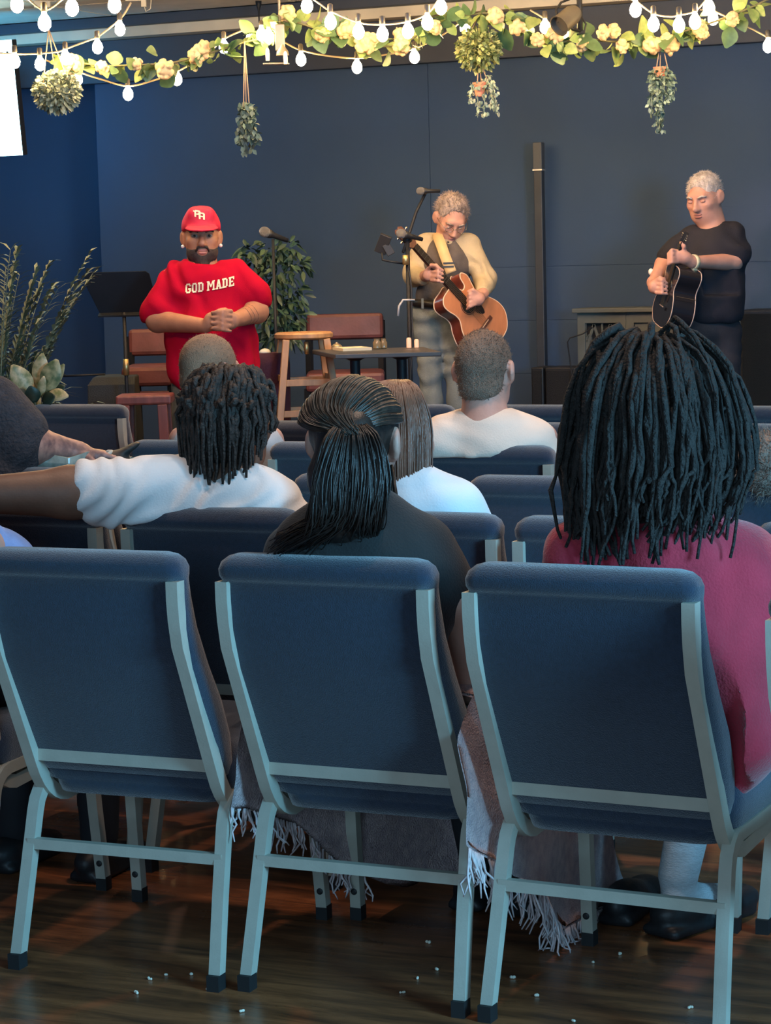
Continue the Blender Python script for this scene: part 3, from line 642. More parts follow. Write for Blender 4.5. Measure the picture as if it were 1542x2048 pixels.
# fretting hand round the neck, strumming hand over the sound hole
body += [E_(q(860, 549, 0.315), (0.036, 0.024, 0.034), CAMR, 0.015), E_(q(955, 598, 0.33), (0.036, 0.024, 0.036), CAMR, 0.015), C_(q(851, 552, 0.22), q(858, 550, 0.30), 0.026, 0.028, 0.02), C_(q(966, 588, 0.25), q(958, 596, 0.31), 0.026, 0.028, 0.02)]
for i in range(4):
    finger(body, [q(864, 534+9*i, 0.335), q(876, 535+9*i, 0.385), q(886, 541+8*i, 0.375)], 0.0105, 0.008, 0.004)
    finger(body, [q(950, 588+7*i, 0.345), q(940, 589+8*i, 0.355), q(934, 594+8*i, 0.330)], 0.0105, 0.008, 0.004)
finger(body, [q(855, 540, 0.32), q(862, 531, 0.365), q(873, 530, 0.385)], 0.012, 0.009); finger(body, [q(956, 586, 0.34), q(946, 580, 0.355), q(936, 583, 0.345)], 0.012, 0.009)
solid('body', body, 0.007, SK_PINK, t)
solid('shirt', [E_(q(891, 520), (0.135, 0.105, 0.13), CAMR, 0.05), E_(q(893, 484), (0.115, 0.075, 0.045), CAMR, 0.05), C_(q(850, 490), q(827, 548, 0.02), 0.060, 0.056, 0.04), C_(q(827, 552, 0.03), q(846, 556, 0.19), 0.055, 0.036, 0.03), C_(q(938, 490), q(972, 556, 0.05), 0.060, 0.056, 0.04), C_(q(972, 560, 0.05), q(966, 584, 0.22), 0.056, 0.036, 0.03), E_(q(896, 468, 0.03), (0.06, 0.07, 0.04), CAMR, 0.01, '-')], 0.009, TANS, t, folds(0.005, 10, (0.4, 0.2, 0.9), 1.0))
vest = solid('vest', [E_(q(890, 525), (0.128, 0.125, 0.16), CAMR, 0.05), E_(q(878, 590), (0.125, 0.115, 0.10), CAMR, 0.06), C_(q(866, 482), q(862, 530), 0.035, 0.07, 0.03), C_(q(924, 486), q(922, 530), 0.035, 0.07, 0.03), B_(q(880, 645), (0.3, 0.3, 0.09), 0.01, CAMR, 0.01, '-'), C_(q(897, 455, 0.10), q(899, 520, 0.17), 0.05, 0.018, 0.01, '-')], 0.009, VEST, t, folds(0.004, 8, (0.7, 0, 0.5), 4))
sv = on_surface(vest, b, 0.004)
BUT = mat('small_button', (0.05, 0.04, 0.035), 0.4)
for k in range(3): MB().ell(q(896.5-0.8*k, 484+10*k, 0.135), (0.006, 0.004, 0.006), CAMR).obj('button', BUT, t, b, True)
DENIM = mat('faded_jeans', (0.150, 0.175, 0.170), 0.85, var=0.14, vs=9, bump=0.25, bs=180)
solid('jeans', [E_(q(873, 628), (0.128, 0.11, 0.09), CAMR, 0.04), C_(q(853, 640), q(860, 740, 0.03), 0.078, 0.060, 0.03), C_(q(860, 740, 0.03), q(874, 975), 0.060, 0.048, 0.02), C_(q(900, 640), q(918, 740, 0.03), 0.078, 0.060, 0.03), C_(q(915, 740, 0.03), q(925, 975), 0.066, 0.052, 0.03)], 0.010, DENIM, t, folds(0.006, 9, (0.25, 0, 1), 3))
BELT = mat('black_leather_belt', (0.015, 0.013, 0.012), 0.4, var=0.2)
MB().tube([q(873, 608)+CAMR@np.array([0.127*math.cos(a), 0.118*math.sin(a), -0.012*math.cos(a)]) for a in np.linspace(0, 2*PI, 25)], 0, rect=(0.004, 0.019), upv=(0, 0, 1), cap=False).obj('belt', BELT, t, b, True)
for px in (845, 869): MB().box(q(px, 607, 0.122), (0.006, 0.004, 0.026), CAMR).obj('belt_loop', DENIM, t, b)
for px, py in ((872, 984), (925, 984)): shoe(t, b, np.array([*q(px, py)[:2], PLZ]), CAMFACE)
hp = lambda x, y, z: hc+Rh@(np.array([x, y, z])*0.98)
solid('hair', [E_(hp(0, -0.022, 0.040), (0.082, 0.100, 0.090), Rh, 0.01), E_(hp(0, 0.075, 0.010), (0.064, 0.06, 0.075), Rh, 0.012, '-'), E_(hp(0, 0.02, -0.075), (0.1, 0.1, 0.07), Rh, 0.01, '-'), E_(hp(0.08, 0.0, 0.0), (0.02, 0.03, 0.04), Rh, 0.005, '-'), E_(hp(-0.08, 0.0, 0.0), (0.02, 0.03, 0.04), Rh, 0.005, '-')], 0.006, GREYHAIR, t, fuzz(0.004, 45)); spikes([o for o in t.children if o.name.startswith('hair')][0], 2200, 0.020, 0.0012, GREYHAIR, 4, 0.2, 0.6)
solid('beard', [E_(hp(0, 0.040, -0.085), (0.056, 0.055, 0.040), Rh, 0.01), E_(hp(0, 0.105, -0.064), (0.026, 0.03, 0.020), Rh, 0.006, '-'), E_(hp(0, 0.08, -0.03), (0.06, 0.06, 0.04), Rh, 0.01, '-')], 0.005, mat('white_stubble', (0.50, 0.36, 0.31), 0.8, var=0.2, vs=80), t, fuzz(0.001, 120))
face_parts(hc, Rh, t, b, 0.98, GREYHAIR, True, SK_PINK)
gl = MB(); 
for sx in (-1, 1): gl.tube([hp(sx*0.034+0.022*math.cos(a), 0.108, 0.002+0.015*math.sin(a)) for a in np.linspace(0, 2*PI, 17)], 0.0014, 5)
gl.tube([hp(-0.012, 0.108, 0.006), hp(0.012, 0.108, 0.006)], 0.0014, 5)
for sx in (-1, 1): gl.tube([hp(sx*0.056, 0.108, 0.006), hp(sx*0.080, 0.05, 0.010), hp(sx*0.082, -0.01, 0.008)], 0.0014, 5)
gl.obj('glasses', mat('wire_rims', (0.35, 0.32, 0.28), 0.25, metal=0.9), t, b, True)

# ---------- the right-hand guitarist
q = Q(11.7); s = q.s
t = thing('person', (q(1420, 600)[0], q(1420, 600)[1], PLZ), 'silver-haired guitarist in black shirt and trousers with a pale wristwatch', 'person'); b = base_of(t)
hc = q(1409, 396, 0.02); Rh = frame(CAMFACE-0.62, 0.26, 0.04)
BLK = mat('black_tee', (0.010, 0.011, 0.020), 0.85, var=0.15, vs=12, bump=0.2, bs=220)
SILVER = mat('silver_hair', (0.48, 0.44, 0.42), 0.65, var=0.3, vs=50, bump=0.5, bs=200, stretch=(1, 1, 0.4))
body = head_prims(hc, Rh, 1.04, q(1426, 460), 0.068, True, 1.14)
body += [E_(q(1428, 530), (0.14, 0.09, 0.17), CAMR, 0.04), C_(q(1372, 484), q(1328, 528, 0.03), 0.050, 0.043, 0.02), C_(q(1327, 530, 0.03), q(1306, 566, 0.17), 0.043, 0.028, 0.02),
         C_(q(1468, 480), q(1468, 522, 0.08), 0.054, 0.048, 0.02), C_(q(1466, 524, 0.08), q(1384, 524, 0.27), 0.046, 0.029, 0.02)]
body += [E_(q(1364, 513, 0.30), (0.050, 0.026, 0.034), CAMR@roty(0.3), 0.015), C_(q(1384, 524, 0.27), q(1370, 517, 0.29), 0.028, 0.028, 0.02), E_(q(1308, 574, 0.23), (0.028, 0.03, 0.034), CAMR, 0.015), C_(q(1306, 564, 0.17), q(1308, 572, 0.21), 0.028, 0.028, 0.02)]
for i in range(4):
    finger(body, [q(1356, 503+7*i, 0.30), q(1344, 500+8*i, 0.33), q(1336, 508+7*i, 0.315)], 0.011, 0.0085, 0.004)
    finger(body, [q(1313, 560+8.5*i, 0.25), q(1324, 561+8.5*i, 0.275), q(1334, 566+7.5*i, 0.262)], 0.0105, 0.008, 0.004)
finger(body, [q(1368, 503, 0.30), q(1368, 493, 0.32), q(1362, 486, 0.32)], 0.013, 0.010); finger(body, [q(1311, 562, 0.24), q(1320, 556, 0.265), q(1329, 558, 0.26)], 0.012, 0.009)
solid('body', body, 0.007, SK_PINK, t)
solid('shirt', [E_(q(1428, 515), (0.165, 0.145, 0.16), CAMR, 0.06), E_(q(1424, 590), (0.165, 0.17, 0.17), CAMR, 0.08), E_(q(1424, 632), (0.158, 0.15, 0.09), CAMR, 0.06), E_(q(1424, 470), (0.135, 0.095, 0.060), CAMR, 0.06), C_(q(1380, 478), q(1340, 512, 0.02), 0.064, 0.066, 0.04), C_(q(1462, 472), q(1470, 508, 0.05), 0.072, 0.074, 0.05),
                B_(q(1424, 697), (0.3, 0.3, 0.13), 0.01, CAMR, 0.01, '-'), E_(q(1418, 448, 0.03), (0.062, 0.075, 0.040), CAMR, 0.01, '-'), B_(q(1318, 541, 0.02), (0.06, 0.2, 0.032), 0.01, CAMR@roty(-0.55), 0.008, '-'), B_(q(1448, 560, 0.19), (0.10, 0.08, 0.075), 0.01, CAMR, 0.008, '-')], 0.010, BLK, t, folds(0.007, 6, (0.6, 0.1, 0.7), 6))
solid('trousers', [E_(q(1414, 655), (0.150, 0.13, 0.10), CAMR, 0.04), C_(q(1385, 670), q(1385, 800, 0.02), 0.10, 0.082, 0.04), C_(q(1385, 800, 0.02), q(1384, 980), 0.082, 0.065, 0.03), C_(q(1445, 670), q(1446, 800, 0.02), 0.10, 0.082, 0.04), C_(q(1446, 800, 0.02), q(1448, 980), 0.082, 0.065, 0.03)], 0.014, mat('charcoal_trousers', (0.022, 0.021, 0.028), 0.8, var=0.15, bump=0.2, bs=200), t, folds(0.004, 7, (0.3, 0, 1)))
for px in (1384, 1448): shoe(t, b, np.array([*q(px, 990)[:2], PLZ]), CAMFACE-0.4)
hp = lambda x, y, z: hc+Rh@(np.array([x, y, z])*1.04)
solid('hair', [E_(hp(0, -0.016, 0.036), (0.083, 0.102, 0.094), Rh, 0.01), E_(hp(0, 0.092, 0.000), (0.068, 0.06, 0.082), Rh, 0.012, '-'), E_(hp(0, 0.035, -0.075), (0.1, 0.11, 0.075), Rh, 0.01, '-'), E_(hp(0.085, 0.0, -0.005), (0.02, 0.03, 0.04), Rh, 0.005, '-'), E_(hp(-0.085, 0.0, -0.005), (0.02, 0.03, 0.04), Rh, 0.005, '-')], 0.006, SILVER, t, fuzz(0.003, 60)); spikes([o for o in t.children if o.name.startswith('hair')][0], 2200, 0.014, 0.0012, SILVER, 5, 0.3, 0.5)
face_parts(hc, Rh, t, b, 1.04, SILVER, True, SK_PINK)
WATCH = mat('pale_watch', (0.75, 0.66, 0.42), 0.35, var=0.1)
d = q(1384, 524, 0.27)-q(1466, 524, 0.08); R_ = look(d); wc = q(1387, 524, 0.262)
w_ = MB().tube([wc+R_@np.array([math.cos(a)*0.034, 0, math.sin(a)*0.034]) for a in np.linspace(0, 2*PI, 17)], 0, rect=(0.011, 0.004), upv=tuple(R_[:, 0]), cap=False).obj('wristwatch', WATCH, t, b, True)
MB().box(wc+R_@np.array([0.0, 0, -0.036])-b, (0.014, 0.014, 0.005), R_).obj('watch_case', WATCH, w_)
MB().ell(q(1302, 544, 0.10), (0.014, 0.014, 0.018)).obj('bracelet', mat('white_bracelet', (0.75, 0.72, 0.66), 0.4), t, b, True)
# ------------------------------------------------------------------ the audience, seen from behind (all face +y)
def backcut(cx, cy, half=0.255):
    """keeps a sitter in front of the reclined backrest"""
    R = rotx(0.353); return B_(np.array([cx, cy+0.060, 0.645])-R@np.array([0, 0.2, 0]), (half, 0.2, 0.250), 0.02, R, 0.012, '-')

def depth_of(x, y, z): return float((np.array([x, y, z])-EYE)@FWD)
# ---------- long-haired woman in black, nearest row
cx, cy = -1.905, 3.941
t = thing('person', (cx, cy+0.27, 0), 'woman in a black tee with long dark half-up hair, seated in the nearest row', 'person'); b = base_of(t)
q = Q(4.47)
hc = q(712, 888, -0.02); Rh = frame(0.10, 0.05, 0.0)
body = head_prims(hc, Rh, 1.0, q(712, 1035, 0.03), 0.052)
body += [E_(q(725, 1180), (0.15, 0.10, 0.20), None, 0.05), C_(q(862, 1105), q(915, 1200, 0.02), 0.050, 0.043, 0.03), C_(q(915, 1200, 0.02), q(943, 1375, -0.05), 0.038, 0.031, 0.02), C_(q(943, 1375, -0.05), q(965, 1440, -0.24), 0.031, 0.024, 0.02),
         C_(q(590, 1120), q(570, 1290, -0.05), 0.05, 0.04, 0.03), C_(q(570, 1290, -0.05), q(680, 1380, -0.36), 0.038, 0.026, 0.02)]
body += hand_prims(q(968, 1440, -0.28), look(np.array([-0.3, 0.9, -0.1])), 0.6, -1) + hand_prims(q(680, 1380, -0.36), look(np.array([0.5, 0.8, -0.1])), 0.6, 1)
solid('body', body+[backcut(cx, cy)], 0.0075, SK_PINK, t)
BT = mat('black_cotton', (0.010, 0.011, 0.012), 0.85, var=0.15, vs=14, bump=0.2, bs=220, sheen=0.15)
solid('shirt', [E_(q(725, 1230), (0.172, 0.125, 0.26), None, 0.06), E_(q(722, 1110), (0.165, 0.095, 0.075), None, 0.06), E_(q(712, 1065), (0.09, 0.075, 0.055), None, 0.05), C_(q(845, 1105), q(893, 1180, 0.01), 0.068, 0.060, 0.05), C_(q(600, 1112), q(572, 1210), 0.066, 0.06, 0.05), E_(q(712, 1020), (0.062, 0.062, 0.05), None, 0.01, '-'), backcut(cx, cy)], 0.009, BT, t, folds(0.004, 8, (0.6, 0, 0.6), 3))
legs(t, cx, cy, mat('dark_leggings', (0.014, 0.015, 0.02), 0.8), knees=((-0.08, 0.66), (0.09, 0.66)), feet=((-0.03, 0.72), (0.10, 0.72)), thick=0.80)
hp = lambda x, y, z: hc+Rh@np.array([x, y, z])
hair_p = [E_(hp(0, -0.014, 0.032), (0.085, 0.104, 0.096), Rh, 0.01), E_(hp(0, 0.10, -0.02), (0.075, 0.065, 0.10), Rh, 0.01, '-'), E_(hp(0.088, 0.004, -0.012), (0.018, 0.03, 0.036), Rh, 0.008, '-'), E_(hp(-0.088, 0.004, -0.012), (0.018, 0.03, 0.036), Rh, 0.008, '-'),
          E_(q(700, 862, 0.085), (0.045, 0.030, 0.040), None, 0.03),
          C_(q(698, 880, 0.085), q(690, 960, 0.085), 0.055, 0.066, 0.03), C_(q(690, 960, 0.08), q(698, 1040, 0.085), 0.066, 0.052, 0.03), C_(q(690, 1035, 0.08), q(672, 1075, 0.04), 0.046, 0.022, 0.03), C_(q(660, 1065, 0.06), q(575, 1082, 0.03), 0.034, 0.028, 0.04), C_(q(742, 920, 0.06), q(745, 1070, 0.09), 0.028, 0.026, 0.02)]
hair = solid('hair', hair_p, 0.007, BLACKHAIR, t, fuzz(0.002, 40))
g = []
for px0, px1, px2, px3, e in ((640, 632, 625, 640, 1075), (655, 640, 632, 610, 1085), (668, 652, 645, 570, 1098), (682, 668, 660, 545, 1112), (695, 685, 678, 585, 1112), (705, 700, 692, 640, 1112), (715, 715, 708, 690, 1118), (728, 732, 722, 715, 1110), (745, 752, 742, 738, 1090), (768, 768, 756, 752, 1080)):
    g.append([q(702+(px0-702)*0.45, 853, 0.125), q(px0*0.85+702*0.15, 885, 0.152), q(px1, 960, 0.162), q(px2, 1035, 0.150), q((px2+px3)/2-4, 1066, 0.112), q(px3, e-10, 0.065)])
strands(g, 900, 0.0024, 5, 0.008, 14, wave=0.007).obj('hair_strands', BLACKHAIR, hair, b, True)
# combed crown up to the tie
g = []
for a in np.linspace(-1.45, 1.45, 9):
    g.append([hp(0.088*math.sin(a), 0.055-0.02*abs(a), 0.035+0.095*math.cos(a)*0.9), hp(0.090*math.sin(a), -0.01, 0.032+0.100*math.cos(a)), hp(0.086*math.sin(a), -0.088, 0.036+0.078*math.cos(a)), hp(0.05*math.sin(a), -0.128, 0.028+0.040*math.cos(a)), q(702+12*math.sin(a), 866, 0.150)])
strands(g, 420, 0.0026, 9, 0.003, 14).obj('combed_strands', mat('dark_hair_sheen', (0.045, 0.030, 0.022), 0.38, var=0.4, vs=30), hair, b, True)
MB().tube([q(778, 930, 0.0), q(785, 1000, 0.02), q(797, 1058, 0.04)], [0.003, 0.0045, 0.002], 6).tube([q(783, 930, 0.0), q(793, 1000, 0.02), q(806, 1055, 0.04)], [0.003, 0.0045, 0.002], 6).obj('loose_strand', BLACKHAIR, hair, b, True)
MB().tube([q(946, 1396, -0.06), q(949, 1408, -0.10), q(952, 1420, -0.14)], [0.0315, 0.031, 0.030], 12).obj('white_cuff', mat('white_band', (0.62, 0.64, 0.68), 0.7), t, b, True)
# ---------- blanket over her lap
THROW = mat('dusty_pink_woven_throw', (0.60, 0.43, 0.42), 0.95, col2=(0.44, 0.32, 0.33), vs=45, bump=0.8, bs=240)
tb = thing('throw_blanket', (cx, cy+0.4, 0.0), 'dusty pink fringed throw blanket draped over the lap of the woman in black', 'blanket'); bb = base_of(tb)
def sheet(cols, nu, nv, amp, seed, thick=0.006):
    """smooth cloth through control columns (each a list of points from one edge to the other)"""
    Cn = np.array(cols, float); A, B, _ = Cn.shape
    def lin(arr, t):
        k = arr.shape[0]-1; x = min(max(t*k, 0), k-1e-6); i = int(x); f = x-i; f = f*f*(3-2*f)*0.5+f*0.5; return arr[i]*(1-f)+arr[i+1]*f
    P = np.array([[lin(np.array([lin(c, v/(nv-1)) for c in Cn]), u/(nu-1)) for v in range(nv)] for u in range(nu)])
    fl = P.reshape(-1, 3); n1 = vnoise(fl+seed, 9.0); n2 = vnoise(fl+seed+3, 22.0)
    fl = fl+np.stack([n1*amp, vnoise(fl+seed+9, 8.0)*amp, n2*amp*0.4], 1)
    V = np.concatenate([fl, fl+np.array([0, 0.3, 1.0])*thick]); n = nu*nv; Fc = []
    for u in range(nu-1):
        for v in range(nv-1):
            a = u*nv+v; Fc += [(a, a+1, a+nv+1, a+nv), (n+a, n+a+nv, n+a+nv+1, n+a+1)]
    for u in range(nu-1):
        for v in (0, nv-1): a = u*nv+v; Fc.append((a, a+nv, n+a+nv, n+a))
    for v in range(nv-1):
        for u in (0, nu-1): a = u*nv+v; Fc.append((a, a+1, n+a+1, n+a))
    return V, Fc, fl.reshape(nu, nv, 3)
cols = [[(cx+dx, cy+yy-((0.115 if dx > 0 else 0.04) if yy < 0.1 and abs(dx) > 0.237 else 0), zz) for dx, zz in zip(xs_, zs_)] for yy, xs_, zs_ in (
    (0.085, (-0.278, -0.266, -0.240, 0, 0.236, 0.250, 0.262, 0.262), (0.36, 0.47, 0.60, 0.63, 0.60, 0.54, 0.44, 0.34)),
    (0.30, (-0.275, -0.264, -0.21, 0, 0.215, 0.264, 0.282, 0.280), (0.27, 0.43, 0.62, 0.655, 0.63, 0.50, 0.34, 0.18)),
    (0.48, (-0.245, -0.254, -0.20, 0, 0.205, 0.264, 0.275, 0.262), (0.12, 0.36, 0.62, 0.645, 0.63, 0.47, 0.24, 0.035)),
    (0.66, (-0.19, -0.215, -0.17, 0, 0.18, 0.258, 0.275, 0.27), (0.035, 0.30, 0.60, 0.62, 0.60, 0.42, 0.20, 0.025)),
    (0.80, (-0.15, -0.17, -0.12, 0, 0.15, 0.225, 0.27, 0.29), (0.03, 0.22, 0.46, 0.50, 0.46, 0.32, 0.14, 0.02)),
    (0.86, (-0.13, -0.12, -0.08, 0.0, 0.13, 0.20, 0.27, 0.30), (0.025, 0.06, 0.08, 0.08, 0.08, 0.05, 0.03, 0.02)))]
V, Fc, Gd = sheet(cols, 40, 48, 0.013, 2.0)
m_ = MB(); m_.add(V, Fc); m_.obj('blanket_body', THROW, tb, bb, True)
def fringe(edge, L, n, seed, out=(0, 0, 0), floor=0.006):
    rg = np.random.default_rng(seed); mb = MB(); edge = np.asarray(edge)
    for k in range(n):
        x = rg.random()*(len(edge)-1); i = int(x); f = x-i; p = edge[i]*(1-f)+edge[min(i+1, len(edge)-1)]*f
        l = L*(0.6+0.6*rg.random()); d = np.array([rg.normal(0, 0.22), rg.normal(0, 0.22), -1.0])+np.asarray(out); d /= np.linalg.norm(d)
        pts = [p+d*l*u+np.array([rg.normal(0, 0.006), rg.normal(0, 0.006), 0])*u for u in np.linspace(0, 1, 5)]
        pts = [np.array([a[0], a[1], max(a[2], floor)]) for a in pts]
        mb.tube(pts, [0.003, 0.0028, 0.0026, 0.0022, 0.0014], 4)
    return mb
FR = mat('pale_pink_fringe', (0.66, 0.54, 0.54), 0.95, var=0.2, vs=60)
for e, L, n_ in ((Gd[:16, -1], 0.085, 90), (Gd[:20, 0], 0.06, 70), (Gd[-1, :], 0.06, 150), (Gd[16:, -1], 0.07, 110)):
    o = fringe(e, L, n_, n_).obj('fringe', FR, tb, bb, True); o['kind'] = 'stuff'

# ---------- figure with dreadlocks in red
cx, cy = -1.385, 3.925
t = thing('person', (cx, cy+0.27, 0), 'person in a red hooded sweatshirt with big shoulder-length dreadlocks, nearest row', 'person'); b = base_of(t)
q = Q(4.28)
hc = q(1312, 880, 0.0); Rh = frame(0.0, 0.05, 0.0)
REDH = mat('red_fleece', (0.42, 0.020, 0.045), 0.9, var=0.15, vs=10, bump=0.3, bs=200, sheen=0.3)
body = head_prims(hc, Rh, 1.0, q(1310, 1070, 0.02), 0.058)
body += [E_(q(1330, 1250), (0.15, 0.10, 0.22), None, 0.05), C_(q(1500, 1130), q(1560, 1330, -0.1), 0.05, 0.042, 0.03), C_(q(1150, 1130), q(1110, 1330, -0.12), 0.05, 0.042, 0.03), C_(q(1560, 1330, -0.1), q(1480, 1420, -0.36), 0.04, 0.027, 0.02), C_(q(1110, 1330, -0.12), q(1220, 1420, -0.38), 0.04, 0.027, 0.02)]
body += hand_prims(q(1480, 1420, -0.36), look((-0.5, 0.8, 0)), 0.6, -1)+hand_prims(q(1220, 1420, -0.38), look((0.5, 0.8, 0)), 0.6, 1)
solid('body', body+[backcut(cx, cy)], 0.009, SK_BROWN, t)
hood = [E_(q(1340, 1320, -0.02), (0.205, 0.15, 0.27), None, 0.08), E_(q(1345, 1470, -0.03), (0.215, 0.16, 0.12), None, 0.06), E_(q(1330, 1140, -0.02), (0.205, 0.105, 0.085), None, 0.06), E_(q(1315, 1090, 0.02), (0.115, 0.085, 0.065), None, 0.05), E_(q(1310, 1108, 0.075), (0.12, 0.05, 0.062), None, 0.03),
        C_(q(1478, 1130), q(1535, 1260, -0.04), 0.082, 0.085, 0.06), C_(q(1535, 1260, -0.04), q(1562, 1340, -0.12), 0.082, 0.075, 0.04), C_(q(1562, 1340, -0.12), q(1490, 1415, -0.32), 0.072, 0.05, 0.03), C_(q(1165, 1130), q(1112, 1320, -0.12), 0.080, 0.07, 0.05), C_(q(1112, 1320, -0.12), q(1215, 1415, -0.34), 0.068, 0.05, 0.03),
        E_(q(1310, 1040, 0.0), (0.065, 0.07, 0.05), None, 0.01, '-')]
solid('hooded_sweatshirt', hood+[backcut(cx, cy)], 0.009, REDH, t, folds(0.010, 5, (0.75, 0.2, 0.6), 5))
SOCK = mat('white_ribbed_sock', (0.55, 0.60, 0.64), 0.9, var=0.1, vs=20, bump=0.5, bs=120, stretch=(1, 1, 4))
legs(t, cx, cy, mat('black_trousers', (0.010, 0.010, 0.012), 0.8), knees=((-0.17, 0.64), (0.22, 0.62)), feet=((-0.20, 0.74), (0.30, 0.70)), thick=1.08, do=(True, False), hem=0.28)
fa = atz(1340, 1868, 0.0)
solid('sock', [C_((fa[0]+0.05, fa[1]+0.08, 0.36), (fa[0]+0.01, fa[1]+0.03, 0.12), 0.052, 0.043, 0.02), E_((fa[0]+0.01, fa[1]+0.04, 0.06), (0.041, 0.065, 0.05), None, 0.02), C_((fa[0]+0.02, fa[1]+0.06, 0.06), (fa[0]+0.08, fa[1]+0.18, 0.04), 0.038, 0.03, 0.02)], 0.007, SOCK, t, lambda V, N: V+N*(0.0022*np.sin(V[:, 2:3]*420)*np.clip((V[:, 2:3]-0.2)*8, 0, 1)))
ss = solid('shoe', [E_((fa[0]+0.01, fa[1]+0.03, 0.045), (0.050, 0.075, 0.045), rotz(-0.4), 0.02), E_((fa[0]+0.075, fa[1]+0.16, 0.035), (0.052, 0.10, 0.035), rotz(-0.4), 0.03), B_((fa[0]+0.04, fa[1]+0.09, 0.012), (0.048, 0.14, 0.012), 0.01, rotz(-0.4), 0.01), E_((fa[0]+0.015, fa[1]+0.045, 0.10), (0.040, 0.068, 0.055), rotz(-0.4), 0.006, '-')], 0.007, SHOE, t)
# dreadlocks
hp = lambda x, y, z: hc+Rh@np.array([x, y, z])
hair = solid('hair', [E_(hp(0.0, -0.015, 0.065), (0.115, 0.112, 0.100), Rh, 0.02), E_(hp(0.0, -0.045, -0.03), (0.125, 0.085, 0.14), Rh, 0.04), E_(hp(0, 0.11, -0.05), (0.085, 0.07, 0.11), Rh, 0.01, '-'), E_(hp(0.0, -0.045, -0.12), (0.10, 0.055, 0.08), Rh, 0.04)], 0.009, DREAD, t, fuzz(0.006, 26))
rg = np.random.default_rng(11)
def lock(pts, r, sd, parent, b_, m_=DREAD, nm='dreadlock', knob=0.22):
    rg = np.random.default_rng(sd); pts = np.asarray(pts); n = 16; out = []
    k = len(pts)-1
    for t_ in np.linspace(0, 1, n):
        x = t_*k; i = min(int(x), k-1); f = x-i; a = pts[max(i-1, 0)]; c = pts[min(i+2, k)]; p1, p2 = pts[i], pts[i+1]; m1, m2 = (p2-a)/2, (c-p1)/2
        out.append((2*f**3-3*f**2+1)*p1+(f**3-2*f**2+f)*m1+(-2*f**3+3*f**2)*p2+(f**3-f**2)*m2+rg.normal(0, 0.0022, 3))
    rad = [r*(1+knob*rg.normal())*(1-0.68*t_**3) for t_ in np.linspace(0, 1, n)]
    return MB().tube(out, [max(0.003, x) for x in rad], 6).obj(nm, m_, parent, b_, True)
LOCKS = []
NL = 285
for k in range(NL):
    a = rg.random()*2*PI; e = rg.random()       # azimuth round the head, e = 0 crown .. 1 hairline
    if k < 195: a = rg.uniform(PI*1.02, PI*1.98)
    if k >= 255: e = 0.05+0.3*rg.random()   # most hang at the back (towards -y) where they are seen
    ca, sa = math.cos(a), math.sin(a)
    r0 = 0.025+0.075*e; z0 = 0.110-0.10*e*e
    root = hp(r0*ca*1.0, -0.015+r0*sa*1.05, z0+0.02)
    lift = 0.045*(1-e)+0.006+0.012*rg.normal()+(0.03*rg.random() if rg.random() < 0.15 else 0)
    out = 0.113+0.036*(1-e)+0.013*rg.normal()
    side = 1.10 if ca > 0 else 1.02
    p1 = hp(r0*ca*1.5+0.01*ca, -0.015+r0*sa*1.4, z0+lift+0.028)
    p2 = hp(out*ca*0.92*side, -0.02+out*sa*0.80, z0+lift*0.6-0.015)
    p3 = hp((out+0.018)*ca*side+rg.normal(0, 0.008), -0.025+(out+0.01)*sa*0.85, z0-0.10-0.05*rg.random())
    L = 0.20+0.10*rg.random()+0.05*(sa < 0)
    zend = z0-0.10-L if ca < 0.55 else z0-0.10-L*0.80
    zend = (-0.235 if ca < -0.35 else (-0.175 if ca < 0.45 else -0.165))+0.075*rg.random()**1.5-0.045*(rg.random() < 0.22)
    p4 = hp((out+0.012)*ca*side*0.98+rg.normal(0, 0.006), -0.03+(out+0.012)*sa*0.9, (z0-0.12+zend)/2)
    p5 = hp((out)*ca*side*0.95+rg.normal(0, 0.012), -0.035+(out+0.015)*sa*0.92, zend)
    lock([root, p1, p2, p3, p4, p5], (0.0054 if ca < 0.4 else 0.0044)+0.0018*rg.random(), 100+k, hair, b)

# a few swept-over locks and a tie at the crown
for k in range(10):
    a = PI*1.5+rg.uniform(-1.5, 1.5); ca, sa = math.cos(a), math.sin(a); r1 = 0.03+0.02*rg.random()
    lock([hp(-0.012, -0.118, 0.075), hp(r1*ca-0.012, -0.125, 0.105+0.02*rg.random()), hp(1.7*r1*ca, -0.085, 0.150+0.012*rg.random()), hp(2.2*r1*ca, -0.03, 0.165+0.012*rg.random()), hp(2.4*r1*ca, 0.04, 0.12)], 0.0062, 900+k, hair, b)
MB().tube([hp(-0.05+0.1*u, -0.128+0.012*(2*u-1)**2, 0.072+0.006*math.sin(5*u)) for u in np.linspace(0, 1, 8)], 0.005, 6).obj('hair_tie', DREAD, hair, b, True)

# ---------- man in white tee with short twists, arm stretched out along the chairs
cx, cy = -2.548, 4.66
t = thing('person', (cx, cy+0.27, 0), 'man in a white tee with short dark twists, bare arm stretched along the chair backs', 'person'); b = base_of(t)
q = Q(5.38)
hc = q(465, 846, 0.0); Rh = frame(-0.10, 0.06, 0.0)
body = head_prims(hc, Rh, 1.0, q(456, 985, 0.03), 0.058)
body += [E_(q(430, 1080), (0.15, 0.10, 0.2), None, 0.05), C_(q(330, 985, 0.0), q(140, 985, 0.10), 0.060, 0.056, 0.04), C_(q(140, 985, 0.10), q(-60, 990, 0.16), 0.058, 0.040, 0.03), C_(q(-60, 990, 0.16), q(-130, 1010, 0.15), 0.038, 0.028, 0.03), C_(q(545, 1010), q(600, 1120, -0.1), 0.055, 0.045, 0.03), C_(q(600, 1120, -0.1), q(560, 1180, -0.36), 0.043, 0.028, 0.02)]
